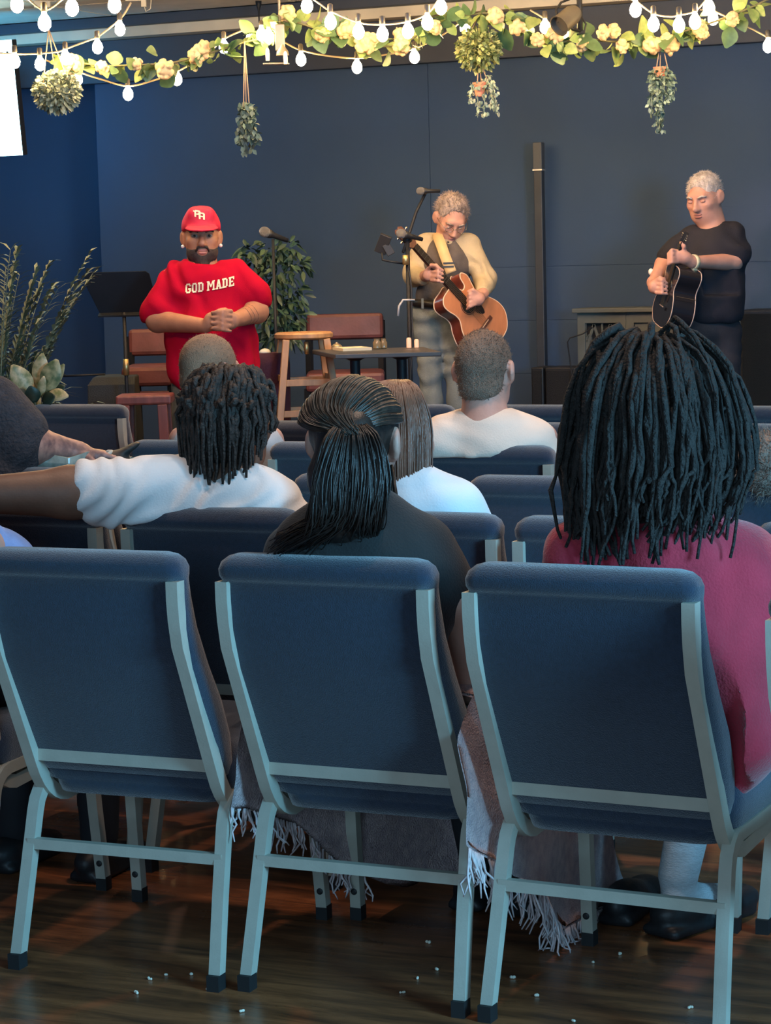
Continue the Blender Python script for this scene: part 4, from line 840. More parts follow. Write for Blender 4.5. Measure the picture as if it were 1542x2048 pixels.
body += hand_prims(q(-130, 1010, 0.15), look((-0.9, -0.2, -0.2)), 0.5, 1)+hand_prims(q(560, 1180, -0.36), look((-0.4, 0.9, 0)), 0.6, -1)
solid('body', body+[backcut(cx, cy)], 0.008, SK_BROWN, t)
WT = mat('white_cotton', (0.84, 0.84, 0.84), 0.85, var=0.03, vs=10, bump=0.15, bs=220)
solid('shirt', [E_(q(440, 1100, -0.02), (0.185, 0.135, 0.22), None, 0.06), E_(q(425, 1000), (0.175, 0.09, 0.075), None, 0.06), E_(q(455, 965, 0.0), (0.085, 0.075, 0.045), None, 0.05), C_(q(345, 980, 0.0), q(180, 980, 0.09), 0.080, 0.072, 0.06), C_(q(330, 1015, 0.0), q(225, 1030, 0.05), 0.05, 0.035, 0.05), C_(q(540, 1010), q(588, 1070, -0.06), 0.074, 0.072, 0.05),
                E_(q(458, 938, 0.02), (0.064, 0.07, 0.036), None, 0.01, '-'), B_(q(100, 980, 0.09), (0.065, 0.3, 0.2), 0.01, CAMR, 0.006, '-'), backcut(cx, cy)], 0.006, WT, t, folds(0.0065, 15, (1.0, 0.3, -0.35), 8))
MB().tube([q(456, 957, 0.0)+np.array([0.064*math.cos(a), 0.066*math.sin(a)-0.01, 0.008*math.sin(a)]) for a in np.linspace(0, 2*PI, 25)], 0.0022, 5).obj('necklace', mat('silver_chain', (0.7, 0.72, 0.72), 0.25, metal=1.0), t, b, True)
legs(t, cx, cy, mat('dark_jeans', (0.02, 0.025, 0.04), 0.85), thick=1.0)
hp = lambda x, y, z: hc+Rh@np.array([x, y, z])
hair = solid('hair', [E_(hp(0, -0.016, 0.030), (0.090, 0.108, 0.098), Rh, 0.02), E_(hp(0, -0.055, -0.04), (0.080, 0.055, 0.08), Rh, 0.03), E_(hp(0, 0.105, -0.03), (0.08, 0.07, 0.11), Rh, 0.01, '-')], 0.008, DARKTWIST, t, fuzz(0.004, 30))
rg = np.random.default_rng(21)
for k in range(104):
    a = rg.uniform(PI*0.92, PI*2.08) if k < 80 else rg.random()*2*PI; e = rg.random(); ca, sa = math.cos(a), math.sin(a)
    r0 = 0.02+0.075*e; z0 = 0.118-0.085*e*e; out = 0.090+0.008*rg.normal()
    L = 0.055+0.06*rg.random()+(0.045 if sa < -0.2 else 0)
    zend = 0.012-L if ca < 0.75 else 0.015-L*0.9
    if sa > 0.2: zend = max(zend, -0.02)
    lock([hp(r0*ca, -0.016+r0*sa, z0), hp((r0+0.03)*ca, -0.016+(r0+0.03)*sa*1.05, z0+0.010), hp(out*ca, -0.02+out*sa*1.12, 0.045-0.02*e), hp((out+0.006)*ca, -0.022+(out+0.004)*sa*1.1, -0.01), hp(out*ca*0.97+rg.normal(0, 0.005), -0.025+out*sa*1.05, zend)], 0.0062+0.0015*rg.random(), 500+k, hair, b, DARKTWIST, 'hair_twist', 0.18)

# ---------- woman with brown bob, second row
cx, cy = -2.06, 4.665
t = thing('person', (cx, cy+0.27, 0), 'woman in a pale tee with a straight brown bob, seated in the second row', 'person'); b = base_of(t)
q = Q(5.22)
hc = q(792, 878, -0.03); Rh = frame(-0.05, 0.05, 0.0)
body = head_prims(hc, Rh, 1.0, q(800, 1000, 0.02), 0.05)
body += [E_(q(805, 1120), (0.14, 0.09, 0.18), None, 0.05), C_(q(920, 1010), q(960, 1130, -0.1), 0.045, 0.038, 0.03), C_(q(690, 1010), q(660, 1130, -0.1), 0.045, 0.038, 0.03), C_(q(960, 1130, -0.1), q(890, 1190, -0.36), 0.036, 0.025, 0.02), C_(q(660, 1130, -0.1), q(740, 1190, -0.36), 0.036, 0.025, 0.02)]
body += hand_prims(q(890, 1190, -0.36), look((-0.4, 0.9, 0)), 0.6, -1)+hand_prims(q(740, 1190, -0.36), look((0.4, 0.9, 0)), 0.6, 1)
solid('body', body+[backcut(cx, cy)], 0.009, SK_PINK, t)
solid('shirt', [E_(q(808, 1120, -0.02), (0.165, 0.12, 0.21), None, 0.06), E_(q(808, 1010), (0.165, 0.085, 0.065), None, 0.06), E_(q(800, 965, 0.0), (0.085, 0.07, 0.04), None, 0.05), C_(q(915, 1015), q(945, 1080, -0.04), 0.062, 0.062, 0.05), C_(q(695, 1015), q(668, 1080, -0.04), 0.062, 0.062, 0.05), backcut(cx, cy)], 0.009, mat('pale_blue_white_tee', (0.66, 0.72, 0.76), 0.85, var=0.04, bump=0.15, bs=220), t, folds(0.004, 8, (0.8, 0, 0.5), 12))
legs(t, cx, cy, mat('navy_skirt_trousers', (0.02, 0.022, 0.035), 0.85), thick=0.95)
hp = lambda x, y, z: hc+Rh@np.array([x, y, z])
hair = solid('hair', [E_(hp(0, -0.014, 0.032), (0.084, 0.103, 0.096), Rh, 0.01), E_(hp(0, -0.035, -0.06), (0.090, 0.078, 0.115), Rh, 0.04), E_(hp(0, 0.10, -0.04), (0.065, 0.07, 0.14), Rh, 0.01, '-'), B_(hp(0, 0, -0.225), (0.2, 0.2, 0.075), 0.01, Rh, 0.01, '-')], 0.007, BROWNHAIR, t)
g = []
for a in np.linspace(-0.55*PI, 0.55*PI, 15):
    sa, ca = math.sin(a), math.cos(a)      # a=0 straight back
    g.append([hp(0.012*sa, 0.03-0.05*ca, 0.132), hp(0.062*sa, -0.016-0.070*ca, 0.112), hp(0.090*sa, -0.020-0.095*ca, 0.04), hp(0.096*sa, -0.030-0.094*ca, -0.04), hp(0.096*sa, -0.035-0.086*ca, -0.10), hp(0.090*sa, -0.035-0.076*ca, -0.165)])
strands(g, 430, 0.0027, 31, 0.0035, 13).obj('hair_strands', BROWNHAIR, hair, b, True)

# ---------- cream-shirted man, fourth row
cx, cy = -2.557, 6.34
t = thing('person', (cx, cy+0.27, 0), 'man in a cream tee with close-cropped light brown hair, seated in the fourth row', 'person'); b = base_of(t)
q = Q(6.86)
hc = q(970, 744, 0.0); Rh = frame(0.05, 0.0, 0.0)
body = head_prims(hc, Rh, 1.02, q(972, 858, 0.02), 0.066)
body += [E_(q(972, 960), (0.15, 0.10, 0.2), None, 0.05), C_(q(1080, 880), q(1110, 980, -0.1), 0.055, 0.045, 0.03), C_(q(860, 880), q(840, 980, -0.1), 0.055, 0.045, 0.03), C_(q(1110, 980, -0.1), q(1040, 1030, -0.36), 0.04, 0.027, 0.02), C_(q(840, 980, -0.1), q(900, 1030, -0.36), 0.04, 0.027, 0.02)]
body += hand_prims(q(1040, 1030, -0.36), look((-0.4, 0.9, 0)), 0.6, -1)+hand_prims(q(900, 1030, -0.36), look((0.4, 0.9, 0)), 0.6, 1)
solid('body', body+[backcut(cx, cy)], 0.008, SK_PINK, t)
solid('shirt', [E_(q(972, 960, -0.02), (0.185, 0.13, 0.20), None, 0.06), E_(q(972, 880), (0.185, 0.09, 0.060), None, 0.06), E_(q(970, 845, 0.0), (0.12, 0.075, 0.042), None, 0.06), C_(q(1068, 888), q(1100, 940, -0.04), 0.072, 0.07, 0.05), C_(q(876, 886), q(850, 940, -0.04), 0.072, 0.07, 0.05), E_(q(970, 815, 0.0), (0.070, 0.07, 0.03), None, 0.008, '-'), backcut(cx, cy)], 0.009, mat('cream_cotton', (0.76, 0.63, 0.53), 0.85, var=0.04, bump=0.15, bs=220), t, folds(0.003, 8, (0.5, 0, 0.8), 14))
sc = mat('grey_print', (0.38, 0.36, 0.33), 0.85)
MB().box(q(955, 860, 0.083), (0.020, 0.002, 0.004), CAMR).obj('neck_print', sc, t, b)
legs(t, cx, cy, mat('grey_trousers', (0.05, 0.05, 0.055), 0.85))
hp = lambda x, y, z: hc+Rh@(np.array([x, y, z])*1.02)
CROP = mat('cropped_light_brown_hair', (0.17, 0.105, 0.072), 0.75, col2=(0.25, 0.165, 0.118), vs=16, bump=0.8, bs=260)
solid('hair', [E_(hp(0, -0.014, 0.032), (0.0815, 0.101, 0.0945), Rh, 0.01), E_(hp(0, -0.045, -0.035), (0.066, 0.062, 0.062), Rh, 0.02), E_(hp(0, 0.105, -0.01), (0.075, 0.055, 0.10), Rh, 0.01, '-'), E_(hp(0, 0.03, -0.095), (0.12, 0.085, 0.085), Rh, 0.01, '-'), E_(hp(0.092, -0.008, -0.012), (0.024, 0.032, 0.046), Rh, 0.006, '-'), E_(hp(-0.092, -0.008, -0.012), (0.024, 0.032, 0.046), Rh, 0.006, '-')], 0.006, CROP, t, fuzz(0.0018, 120)); spikes([o for o in t.children if o.name.startswith('hair')][0], 3600, 0.009, 0.0010, CROP, 7, 0.2, 0.5)
# ---------- boy, fourth row left
cx, cy = -3.556, 6.38
t = thing('person', (cx, cy+0.27, 0), 'boy in a pale grey tee with a shaved head, below the red-shirted speaker', 'person'); b = base_of(t)
q = Q(7.36)
hc = q(420, 744, 0.0); Rh = frame(-0.35, 0.1, 0.05)
body = head_prims(hc, Rh, 0.98, q(432, 850, 0.02), 0.05)
body += [E_(q(452, 960), (0.14, 0.09, 0.2), None, 0.05), C_(q(540, 880), q(565, 980, -0.1), 0.045, 0.038, 0.03), C_(q(365, 880), q(350, 980, -0.1), 0.045, 0.038, 0.03), C_(q(565, 980, -0.1), q(500, 1020, -0.34), 0.035, 0.024, 0.02), C_(q(350, 980, -0.1), q(410, 1020, -0.34), 0.035, 0.024, 0.02)]
body += hand_prims(q(500, 1020, -0.34), look((-0.4, 0.9, 0)), 0.6, -1, 0.9)+hand_prims(q(410, 1020, -0.34), look((0.4, 0.9, 0)), 0.6, 1, 0.9)
solid('body', body+[backcut(cx, cy)], 0.008, SK_PINK, t)
solid('shirt', [E_(q(452, 965, -0.02), (0.165, 0.11, 0.20), None, 0.06), E_(q(452, 890), (0.16, 0.08, 0.06), None, 0.06), C_(q(528, 890), q(552, 945, -0.04), 0.060, 0.06, 0.05), C_(q(378, 885), q(360, 940, -0.04), 0.060, 0.06, 0.05), backcut(cx, cy)], 0.010, mat('pale_grey_tee', (0.46, 0.46, 0.47), 0.85, var=0.06, bump=0.15, bs=220), t, folds(0.004, 8, (0.5, 0, 0.8), 16))
legs(t, cx, cy, mat('tan_shorts_trousers', (0.08, 0.07, 0.06), 0.85), thick=0.9)
hp = lambda x, y, z: hc+Rh@(np.array([x, y, z])*0.98)
BUZZ = mat('buzzed_sandy_hair', (0.26, 0.15, 0.09), 0.8, col2=(0.34, 0.21, 0.13), vs=12, bump=0.6, bs=300)
solid('hair', [E_(hp(0, -0.014, 0.031), (0.0795, 0.099, 0.092), Rh, 0.01), E_(hp(0, -0.045, -0.035), (0.064, 0.060, 0.055), Rh, 0.02), E_(hp(0, 0.105, -0.01), (0.075, 0.055, 0.10), Rh, 0.01, '-'), E_(hp(0, 0.035, -0.095), (0.12, 0.085, 0.085), Rh, 0.01, '-'), E_(hp(0.085, -0.002, -0.005), (0.02, 0.03, 0.04), Rh, 0.006, '-'), E_(hp(-0.085, -0.002, -0.005), (0.02, 0.03, 0.04), Rh, 0.006, '-')], 0.006, BUZZ, t, fuzz(0.001, 140)); spikes([o for o in t.children if o.name.startswith('hair')][0], 2500, 0.005, 0.0009, BUZZ, 6, 0.2, 0.5)
# ---------- tattooed person at the left edge
cx, cy = -3.95, 5.47
t = thing('person', (cx-0.05, cy+0.27, 0), 'person in a dark textured shirt with a tattooed forearm at the left edge', 'person'); b = base_of(t)
q = Q(6.50)
hc = q(-105, 660, -0.02); Rh = frame(-0.2, 0.1)
DKS = mat('charcoal_knit', (0.035, 0.034, 0.042), 0.9, var=0.2, vs=40, bump=0.8, bs=110)
body = head_prims(hc, Rh, 1.0, q(-85, 800, 0.02), 0.06)+[E_(q(-80, 920), (0.16, 0.11, 0.2), None, 0.05), C_(q(15, 820, 0.02), q(60, 890, 0.02), 0.055, 0.054, 0.03), C_(q(60, 888, 0.02), q(150, 905, -0.06), 0.054, 0.034, 0.03), C_(q(-170, 830), q(-200, 920, -0.1), 0.055, 0.045, 0.03), C_(q(-200, 920, -0.1), q(-110, 980, -0.33), 0.042, 0.028, 0.03)]
body += hand_prims(q(150, 905, -0.06), look(CAMR@np.array([0.95, 0.15, -0.12])), 0.7, 1)+hand_prims(q(-110, 980, -0.33), look((0.5, 0.8, 0)), 0.6, 1)
TATS = mat('tattooed_skin', (0.48, 0.24, 0.18), 0.55, col2=(0.16, 0.085, 0.08), vs=34, bump=0.1)
solid('body', body+[backcut(cx, cy)], 0.008, TATS, t)
solid('shirt', [E_(q(-80, 930, -0.02), (0.20, 0.14, 0.22), None, 0.06), E_(q(-80, 830), (0.20, 0.10, 0.08), None, 0.06), C_(q(-15, 810, 0.0), q(35, 865, 0.02), 0.082, 0.085, 0.05), C_(q(-160, 830), q(-195, 890, -0.05), 0.08, 0.08, 0.05), C_(q(30, 900, 0.05), q(10, 940, 0.05), 0.07, 0.07, 0.04), backcut(cx, cy)], 0.010, DKS, t, folds(0.005, 8, (0.5, 0, 0.8), 18))
solid('hair', [E_(hc+Rh@np.array([0, -0.02, 0.035]), (0.083, 0.10, 0.093), Rh, 0.01), E_(hc+Rh@np.array([0, 0.1, -0.02]), (0.08, 0.06, 0.11), Rh, 0.01, '-'), E_(hc+Rh@np.array([0, 0.03, -0.095]), (0.12, 0.09, 0.08), Rh, 0.01, '-')], 0.009, DARKTWIST, t, fuzz(0.003, 60))
legs(t, cx, cy, mat('dark_jeans', (0.02, 0.025, 0.04), 0.85))
# ---------- blue-sleeved person at the left edge, nearest row
cx, cy = -2.99, 3.98
t = thing('person', (cx, cy+0.27, 0), 'person mostly out of frame at far left, only a light blue denim shoulder showing', 'person'); b = base_of(t)
q = Q(4.82)
hc = q(-190, 830, -0.02); Rh = frame(0, 0.1)
body = head_prims(hc, Rh, 1.0, q(-185, 960, 0.02), 0.055)+[E_(q(-190, 1130), (0.15, 0.1, 0.2), None, 0.05), C_(q(-50, 1060), q(20, 1160, -0.1), 0.04, 0.04, 0.03), C_(q(20, 1160, -0.1), q(-80, 1290, -0.3), 0.04, 0.028, 0.03), C_(q(-320, 1080), q(-350, 1200, -0.1), 0.045, 0.04, 0.03), C_(q(-350, 1200, -0.1), q(-240, 1290, -0.33), 0.04, 0.028, 0.03)]
body += hand_prims(q(-80, 1290, -0.3), look((-0.4, 0.9, 0)), 0.6, -1)+hand_prims(q(-240, 1290, -0.33), look((0.4, 0.9, 0)), 0.6, 1)
solid('body', body+[backcut(cx, cy)], 0.011, SK_PINK, t)
solid('shirt', [E_(q(-190, 1140, -0.02), (0.17, 0.125, 0.22), None, 0.06), E_(q(-190, 1040), (0.15, 0.09, 0.075), None, 0.06), C_(q(-80, 1060, -0.02), q(5, 1135, -0.10), 0.070, 0.066, 0.05), C_(q(5, 1135, -0.10), q(-70, 1270, -0.28), 0.06, 0.05, 0.04), C_(q(-300, 1060), q(-345, 1180, -0.08), 0.075, 0.07, 0.05), backcut(cx, cy)], 0.010, mat('light_blue_denim', (0.20, 0.30, 0.56), 0.85, var=0.2, vs=18, bump=0.2, bs=180), t, folds(0.007, 9, (0.7, 0.2, 0.6), 19))
solid('hair', [E_(hc+Rh@np.array([0, -0.02, 0.03]), (0.085, 0.10, 0.095), Rh, 0.01), E_(hc+Rh@np.array([0, 0.1, -0.03]), (0.08, 0.06, 0.12), Rh, 0.01, '-')], 0.01, BROWNHAIR, t, fuzz(0.003, 60))
legs(t, cx, cy, mat('dark_leggings', (0.014, 0.015, 0.02), 0.8), thick=0.95)
# ---------- child at the right edge
cx, cy = -1.40, 5.62
t = thing('person', (cx, cy+0.12, 0), 'child with fuzzy pale hair peeking over the chair back at the right edge', 'person'); b = base_of(t)
q = Q(5.62)
hc = q(1542, 958, 0.0); Rh = frame(0.1, 0.1)
body = head_prims(hc, Rh, 0.88, q(1546, 1040, 0.0), 0.042)+[E_(q(1548, 1110, -0.02), (0.10, 0.075, 0.14), None, 0.04), C_(q(1470, 1070, 0), q(1455, 1140, -0.06), 0.034, 0.03, 0.02), C_(q(1625, 1070, 0), q(1640, 1140, -0.06), 0.034, 0.03, 0.02)]
solid('body', body+[backcut(cx, cy)], 0.010, SK_PINK, t)
solid('shirt', [E_(q(1548, 1120, -0.02), (0.125, 0.09, 0.15), None, 0.04), C_(q(1480, 1070), q(1458, 1120, -0.03), 0.05, 0.045, 0.04), C_(q(1615, 1070), q(1638, 1120, -0.03), 0.05, 0.045, 0.04), backcut(cx, cy)], 0.012, mat('teal_tee', (0.05, 0.16, 0.17), 0.85), t)
solid('hair', [E_(hc+Rh@np.array([0, -0.018, 0.028]), (0.080, 0.098, 0.090), Rh, 0.01), E_(hc+Rh@np.array([0, 0.1, -0.02]), (0.08, 0.06, 0.10), Rh, 0.01, '-')], 0.006, mat('fuzzy_light_brown_hair', (0.20, 0.15, 0.12), 0.85, var=0.3, vs=60, bump=0.8, bs=160), t, fuzz(0.003, 60)); spikes([o for o in t.children if o.name.startswith('hair')][0], 3500, 0.022, 0.0010, mat('fuzzy_light_brown_hair', (0.2, 0.15, 0.12)), 9, 0.0, 0.7)
solid('trousers', [E_((cx, cy+0.16, 0.53), (0.12, 0.10, 0.07), None, 0.03), C_((cx-0.07, cy+0.2, 0.53), (cx-0.07, cy+0.45, 0.52), 0.06, 0.05), C_((cx+0.07, cy+0.2, 0.53), (cx+0.07, cy+0.45, 0.52), 0.06, 0.05), C_((cx-0.07, cy+0.45, 0.52), (cx-0.07, cy+0.46, 0.25), 0.05, 0.04), C_((cx+0.07, cy+0.45, 0.52), (cx+0.07, cy+0.46, 0.25), 0.05, 0.04)], 0.014, mat('dark_jeans', (0.02, 0.025, 0.04), 0.85), t)
# ------------------------------------------------------------------ guitars
def spl(pts, n=8, closed=True):
    P = [np.array(p, float) for p in pts]; N = len(P); out = []
    rngi = range(N if closed else N-1)
    for i in rngi:
        p0, p1, p2, p3 = P[(i-1) % N] if closed or i > 0 else P[i], P[i], P[(i+1) % N], P[(i+2) % N] if closed or i+2 < N else P[i+1]
        for t_ in np.linspace(0, 1, n, endpoint=False):
            out.append(0.5*((2*p1)+(-p0+p2)*t_+(2*p0-5*p1+4*p2-p3)*t_**2+(-p0+3*p1-3*p2+p3)*t_**3))
    return out
GOUT = [(0, -0.245), (0.11, -0.235), (0.185, -0.165), (0.198, -0.085), (0.165, 0.0), (0.125, 0.055), (0.122, 0.10), (0.140, 0.16), (0.138, 0.205), (0.098, 0.238), (0.03, 0.243), (-0.03, 0.243), (-0.098, 0.238), (-0.138, 0.205), (-0.140, 0.16), (-0.122, 0.10), (-0.125, 0.055), (-0.165, 0.0), (-0.198, -0.085), (-0.185, -0.165), (-0.11, -0.235)]
GCUT = [(0, -0.245), (0.11, -0.235), (0.185, -0.165), (0.198, -0.085), (0.165, 0.0), (0.125, 0.055), (0.122, 0.10), (0.142, 0.16), (0.152, 0.205), (0.128, 0.245), (0.100, 0.225), (0.085, 0.175), (0.050, 0.165), (0.030, 0.200), (0.026, 0.243), (-0.03, 0.243), (-0.098, 0.238), (-0.138, 0.205), (-0.140, 0.16), (-0.122, 0.10), (-0.125, 0.055), (-0.165, 0.0), (-0.198, -0.085), (-0.185, -0.165), (-0.11, -0.235)]
def guitar(label, origin, R, sc, topm, sidem, bindm, neckm, outline, hole=True, D=0.105, nk=1.0):
    """local x across, y towards the head, z out of the soundboard"""
    t = thing('acoustic_guitar', origin, label, 'guitar'); b = base_of(t)
    Mx = lambda x, y, z: origin+R@(np.array([x, y if y < 0.25 else 0.25+(y-0.25)*nk, z])*sc)
    poly = spl(outline, 6)
    MB().prism(poly, D*0.96, lambda x, y, z: Mx(x, y, z-D)).obj('sides', sidem, t, b, auto=True)
    top = MB().prism(poly, 0.004, lambda x, y, z: Mx(x*0.985, y*0.985, z-0.004)).obj('soundboard', topm, t, b, auto=True)
    for z in (-0.003, -D):
        MB().tube([Mx(p[0], p[1], z) for p in poly]+[Mx(*poly[0], z)], 0.0042*sc, 6, cap=False).obj('binding', bindm, t, b, True)
    if hole:
        MB().lathe([(0.001, 0), (0.050*sc, 0), (0.050*sc, 0.002)], Mx(0, 0.075, 0.001), 24, R).obj('sound_hole', mat('dark_sound_hole', (0.008, 0.007, 0.006), 0.8), t, b, False)
        MB().tube([Mx(0.057*math.cos(a), 0.075+0.057*math.sin(a), 0.001) for a in np.linspace(0, 2*PI, 29)], 0.003*sc, 5, cap=False).obj('rosette', neckm, t, b, True)
        MB().prism(spl([(0.012, 0.03), (0.055, 0.045), (0.078, 0.0), (0.060, -0.045), (0.025, -0.02)], 4), 0.002, lambda x, y, z: Mx(x, y, z+0.0005)).obj('pickguard', mat('dark_pickguard', (0.02, 0.015, 0.014), 0.25), t, b)
    MB().box(Mx(0, -0.095, 0.005), np.array([0.075, 0.013, 0.006])*sc, R).obj('bridge', neckm, t, b, bevel=0.002)
    MB().box(Mx(0, -0.090, 0.012), np.array([0.038, 0.002, 0.003])*sc, R).obj('saddle', bindm, t, b)
    P = [(0.028, 0.10), (0.022, 0.60), (-0.022, 0.60), (-0.028, 0.10)]
    MB().prism(P, 0.007, lambda x, y, z: Mx(x, y, z+0.003)).obj('fingerboard', mat('ebony', (0.018, 0.015, 0.014), 0.4, var=0.2), t, b)
    P = [(0.026, 0.235), (0.021, 0.60), (-0.021, 0.60), (-0.026, 0.235)]
    MB().prism(P, 0.020, lambda x, y, z: Mx(x, y, z-0.018)).obj('neck', neckm, t, b, bevel=0.005)
    for k in range(12):
        y = 0.60-0.62*(1-2**(-(k+1)/12))
        MB().box(Mx(0, y, 0.0108), np.array([0.023, 0.0012, 0.001])*sc, R).obj('fret', mat('fret_metal', (0.5, 0.48, 0.44), 0.3, metal=1.0), t, b)
    hd = MB().prism([(0.022, 0.60), (0.037, 0.625), (0.035, 0.745), (0.015, 0.762), (0, 0.752), (-0.015, 0.762), (-0.035, 0.745), (-0.037, 0.625), (-0.022, 0.60)], 0.014, lambda x, y, z: Mx(x, y, z-0.012-0.10*(y-0.60))).obj('headstock', neckm, t, b, bevel=0.002)
    for sx in (-1, 1):
        for k in range(3):
            MB().ell(Mx(sx*0.052, 0.645+0.035*k, -0.010), np.array([0.013, 0.008, 0.005])*sc, R).box(Mx(sx*0.040, 0.645+0.035*k, -0.010), np.array([0.008, 0.003, 0.003])*sc, R).obj('tuning_peg', mat('chrome_peg', (0.6, 0.58, 0.54), 0.2, metal=1.0), t, b, True)
    for k in range(6):
        x = (k-2.5)/2.5; MB().tube([Mx(x*0.028, -0.092, 0.0145), Mx(x*0.018, 0.602, 0.012)], 0.0008, 4).obj('string', mat('string_metal', (0.6, 0.5, 0.35), 0.3, metal=1.0), t, b)
    return t, Mx
def orient(axis, nrm):
    y = np.asarray(axis, float); y /= np.linalg.norm(y); z = np.asarray(nrm, float); z = z-y*(z@y); z /= np.linalg.norm(z); return np.stack([np.cross(y, z), y, z], 1)
TO_CAM = -FH
q = Q(12.0)
CEDAR = mat('cedar_top', (0.46, 0.185, 0.085), 0.32, var=0.12, vs=6, coat=0.5, stretch=(8, 1, 1)); MAHO = mat('mahogany_sides', (0.16, 0.035, 0.022), 0.3, var=0.3, vs=8, coat=0.6)
BIND = mat('cream_binding', (0.72, 0.52, 0.36), 0.4, var=0.05); NECKW = mat('dark_mahogany_neck', (0.10, 0.035, 0.022), 0.4, var=0.2)
pt_head = q(826, 488, 0.40); pt_body = q(951, 628, 0.235)
ax = pt_head-pt_body; sc1 = np.linalg.norm(ax)/0.69
Rg = orient(ax, TO_CAM*0.80+_r0*0.62+np.array([0, 0, 0.18]))
g1, M1 = guitar('cedar-topped acoustic guitar with cutaway held by the bowed grey-haired guitarist', pt_body, Rg, max(sc1, 0.80), CEDAR, MAHO, BIND, NECKW, GCUT)
STR = mat('cream_strap', (0.62, 0.44, 0.22), 0.7, var=0.1)
sp = [q(903, 545, 0.20), q(893, 520, 0.20), q(883, 492, 0.165), q(876, 474, 0.10), q(874, 466, 0.02), q(885, 480, -0.12), q(930, 560, -0.14), q(975, 620, 0.0), M1(0, -0.245, -0.05)]
MB().tube(spl(sp, 5, False)+[sp[-1]], 0, rect=(0.027, 0.0025), upv=tuple(TO_CAM)).obj('guitar_strap', STR, g1, base_of(g1), True)
for k in range(2): MB().box(q(898-2*k, 526+7*k, 0.205), (0.030, 0.004, 0.004), CAMR).obj('strap_buckle', mat('dark_buckle', (0.03, 0.025, 0.02), 0.4), g1, base_of(g1))
q = Q(11.7)
BLKG = mat('black_lacquer', (0.012, 0.012, 0.016), 0.22, coat=0.6, var=0.1)
pt_body = q(1332, 590, 0.235); pt_head = q(1368, 466, 0.33)
ax = pt_head-pt_body
Rg = orient(ax, -_r0*0.95+TO_CAM*0.22+np.array([0, 0, 0.05]))
g2, M2 = guitar('black acoustic guitar with pale binding held upright by the silver-haired guitarist', pt_body, Rg, 0.64, BLKG, BLKG, mat('ivory_binding', (0.55, 0.42, 0.36), 0.4), BLKG, GOUT, D=0.19, nk=0.52)
for k in range(2): MB().tube([M2(0.165+0.02*k, -0.03+0.07*k, -0.012), M2(0.16+0.02*k, -0.03+0.07*k, -0.180)], 0.0018, 5).obj('strap_pin', mat('chrome_peg', (0.6, 0.58, 0.54), 0.2, metal=1.0), g2, base_of(g2))
# ------------------------------------------------------------------ stands and microphones
IRON = mat('matte_black_metal', (0.012, 0.014, 0.018), 0.5, var=0.15, vs=20, spec=0.25); DPL = mat('black_plastic', (0.016, 0.017, 0.020), 0.5)
def tripod(t, base, m, spread=0.28, h=0.10):
    for k in range(3):
        a = 2*PI*k/3+0.4
        lg = MB().tube([base+np.array([0, 0, h]), base+np.array([spread*math.cos(a), spread*math.sin(a), 0.015])], 0.009, 8).obj('leg', m, t, base_of(t), True)
        MB().ell(base+np.array([spread*math.cos(a), spread*math.sin(a), 0.014])-base_of(t), (0.016, 0.016, 0.014)).obj('rubber_foot', RUB, lg, None, True)
q = Q(11.3)
p0 = q(248, 625); base = np.array([p0[0], p0[1], PLZ])
t = thing('music_stand', base, 'black music stand with solid desk left of the red-shirted speaker', 'music stand')
tripod(t, base, IRON)
MB().tube([base+np.array([0, 0, 0.08]), base*np.array([1, 1, 0])+np.array([0, 0, p0[2]])], 0.0095, 10).obj('pole', IRON, t, base, True)
MB().lathe([(0.014, -0.04), (0.016, 0), (0.014, 0.04)], base*np.array([1, 1, 0])+np.array([0, 0, q(250, 735)[2]]), 12).obj('clutch', mat('brass_clutch', (0.5, 0.36, 0.16), 0.35, metal=0.8), t, base, True)
Rd = CAMR@rotx(0.22); dc = q(240, 586, -0.02)
dk = MB().prism([(-0.172, 0.098), (-0.162, 0.108), (0.132, 0.108), (0.150, 0.095), (0.165, 0.02), (0.125, -0.095), (-0.105, -0.100), (-0.160, 0.03)], 0.006, lambda x, y, z: dc+Rd@np.array([x, -z, y])).obj('desk', mat('black_desk_metal', (0.007, 0.011, 0.018), 0.6, var=0.1, spec=0.15), t, base, bevel=0.002)
MB().box(dc+Rd@np.array([0.01, -0.035, -0.10])-base, (0.118, 0.032, 0.004), Rd).obj('ledge', IRON, dk)
# boom microphone stand by the middle guitarist
q = Q(11.5)
p0 = q(816, 540); base = np.array([p0[0], p0[1], PLZ]); b = base
t = thing('microphone_stand', base, 'black boom microphone stand between the table and the bowed guitarist', 'microphone stand')
tripod(t, base, IRON, 0.30, 0.16)
MB().tube([base+np.array([0, 0, 0.1]), q(815, 470)*np.array([0, 0, 1])+base*np.array([1, 1, 0])], 0.011, 10).obj('pole', IRON, t, b, True)
jt = q(815, 478)
MB().lathe([(0.012, -0.03), (0.020, -0.02), (0.020, 0.02), (0.012, 0.03)], jt, 12, rotx(PI/2)).obj('boom_clutch', IRON, t, b, True)
MB().tube([q(806, 505, 0.02), jt, q(832, 425, -0.02), q(850, 388, -0.04)], 0.0075, 8).obj('boom', IRON, t, b, True)
def mic(t, c, d, b, s=1.0):
    R = look(d); Rz_ = np.stack([R[:, 0], R[:, 2]*-1, R[:, 1]], 1)
    o = MB().lathe([(0.010*s, -0.09*s), (0.013*s, -0.02*s), (0.020*s, 0.0), (0.020*s, 0.008*s)], c, 12, Rz_).obj('microphone', DPL, t, b, True)
    MB().ell(c+R@np.array([0, 0.026*s, 0])-b, (0.024*s, 0.028*s, 0.024*s), R).obj('mic_grille', mat('steel_mesh', (0.30, 0.30, 0.31), 0.35, metal=0.8, bump=0.8, bs=500), o, None, True)
    return o
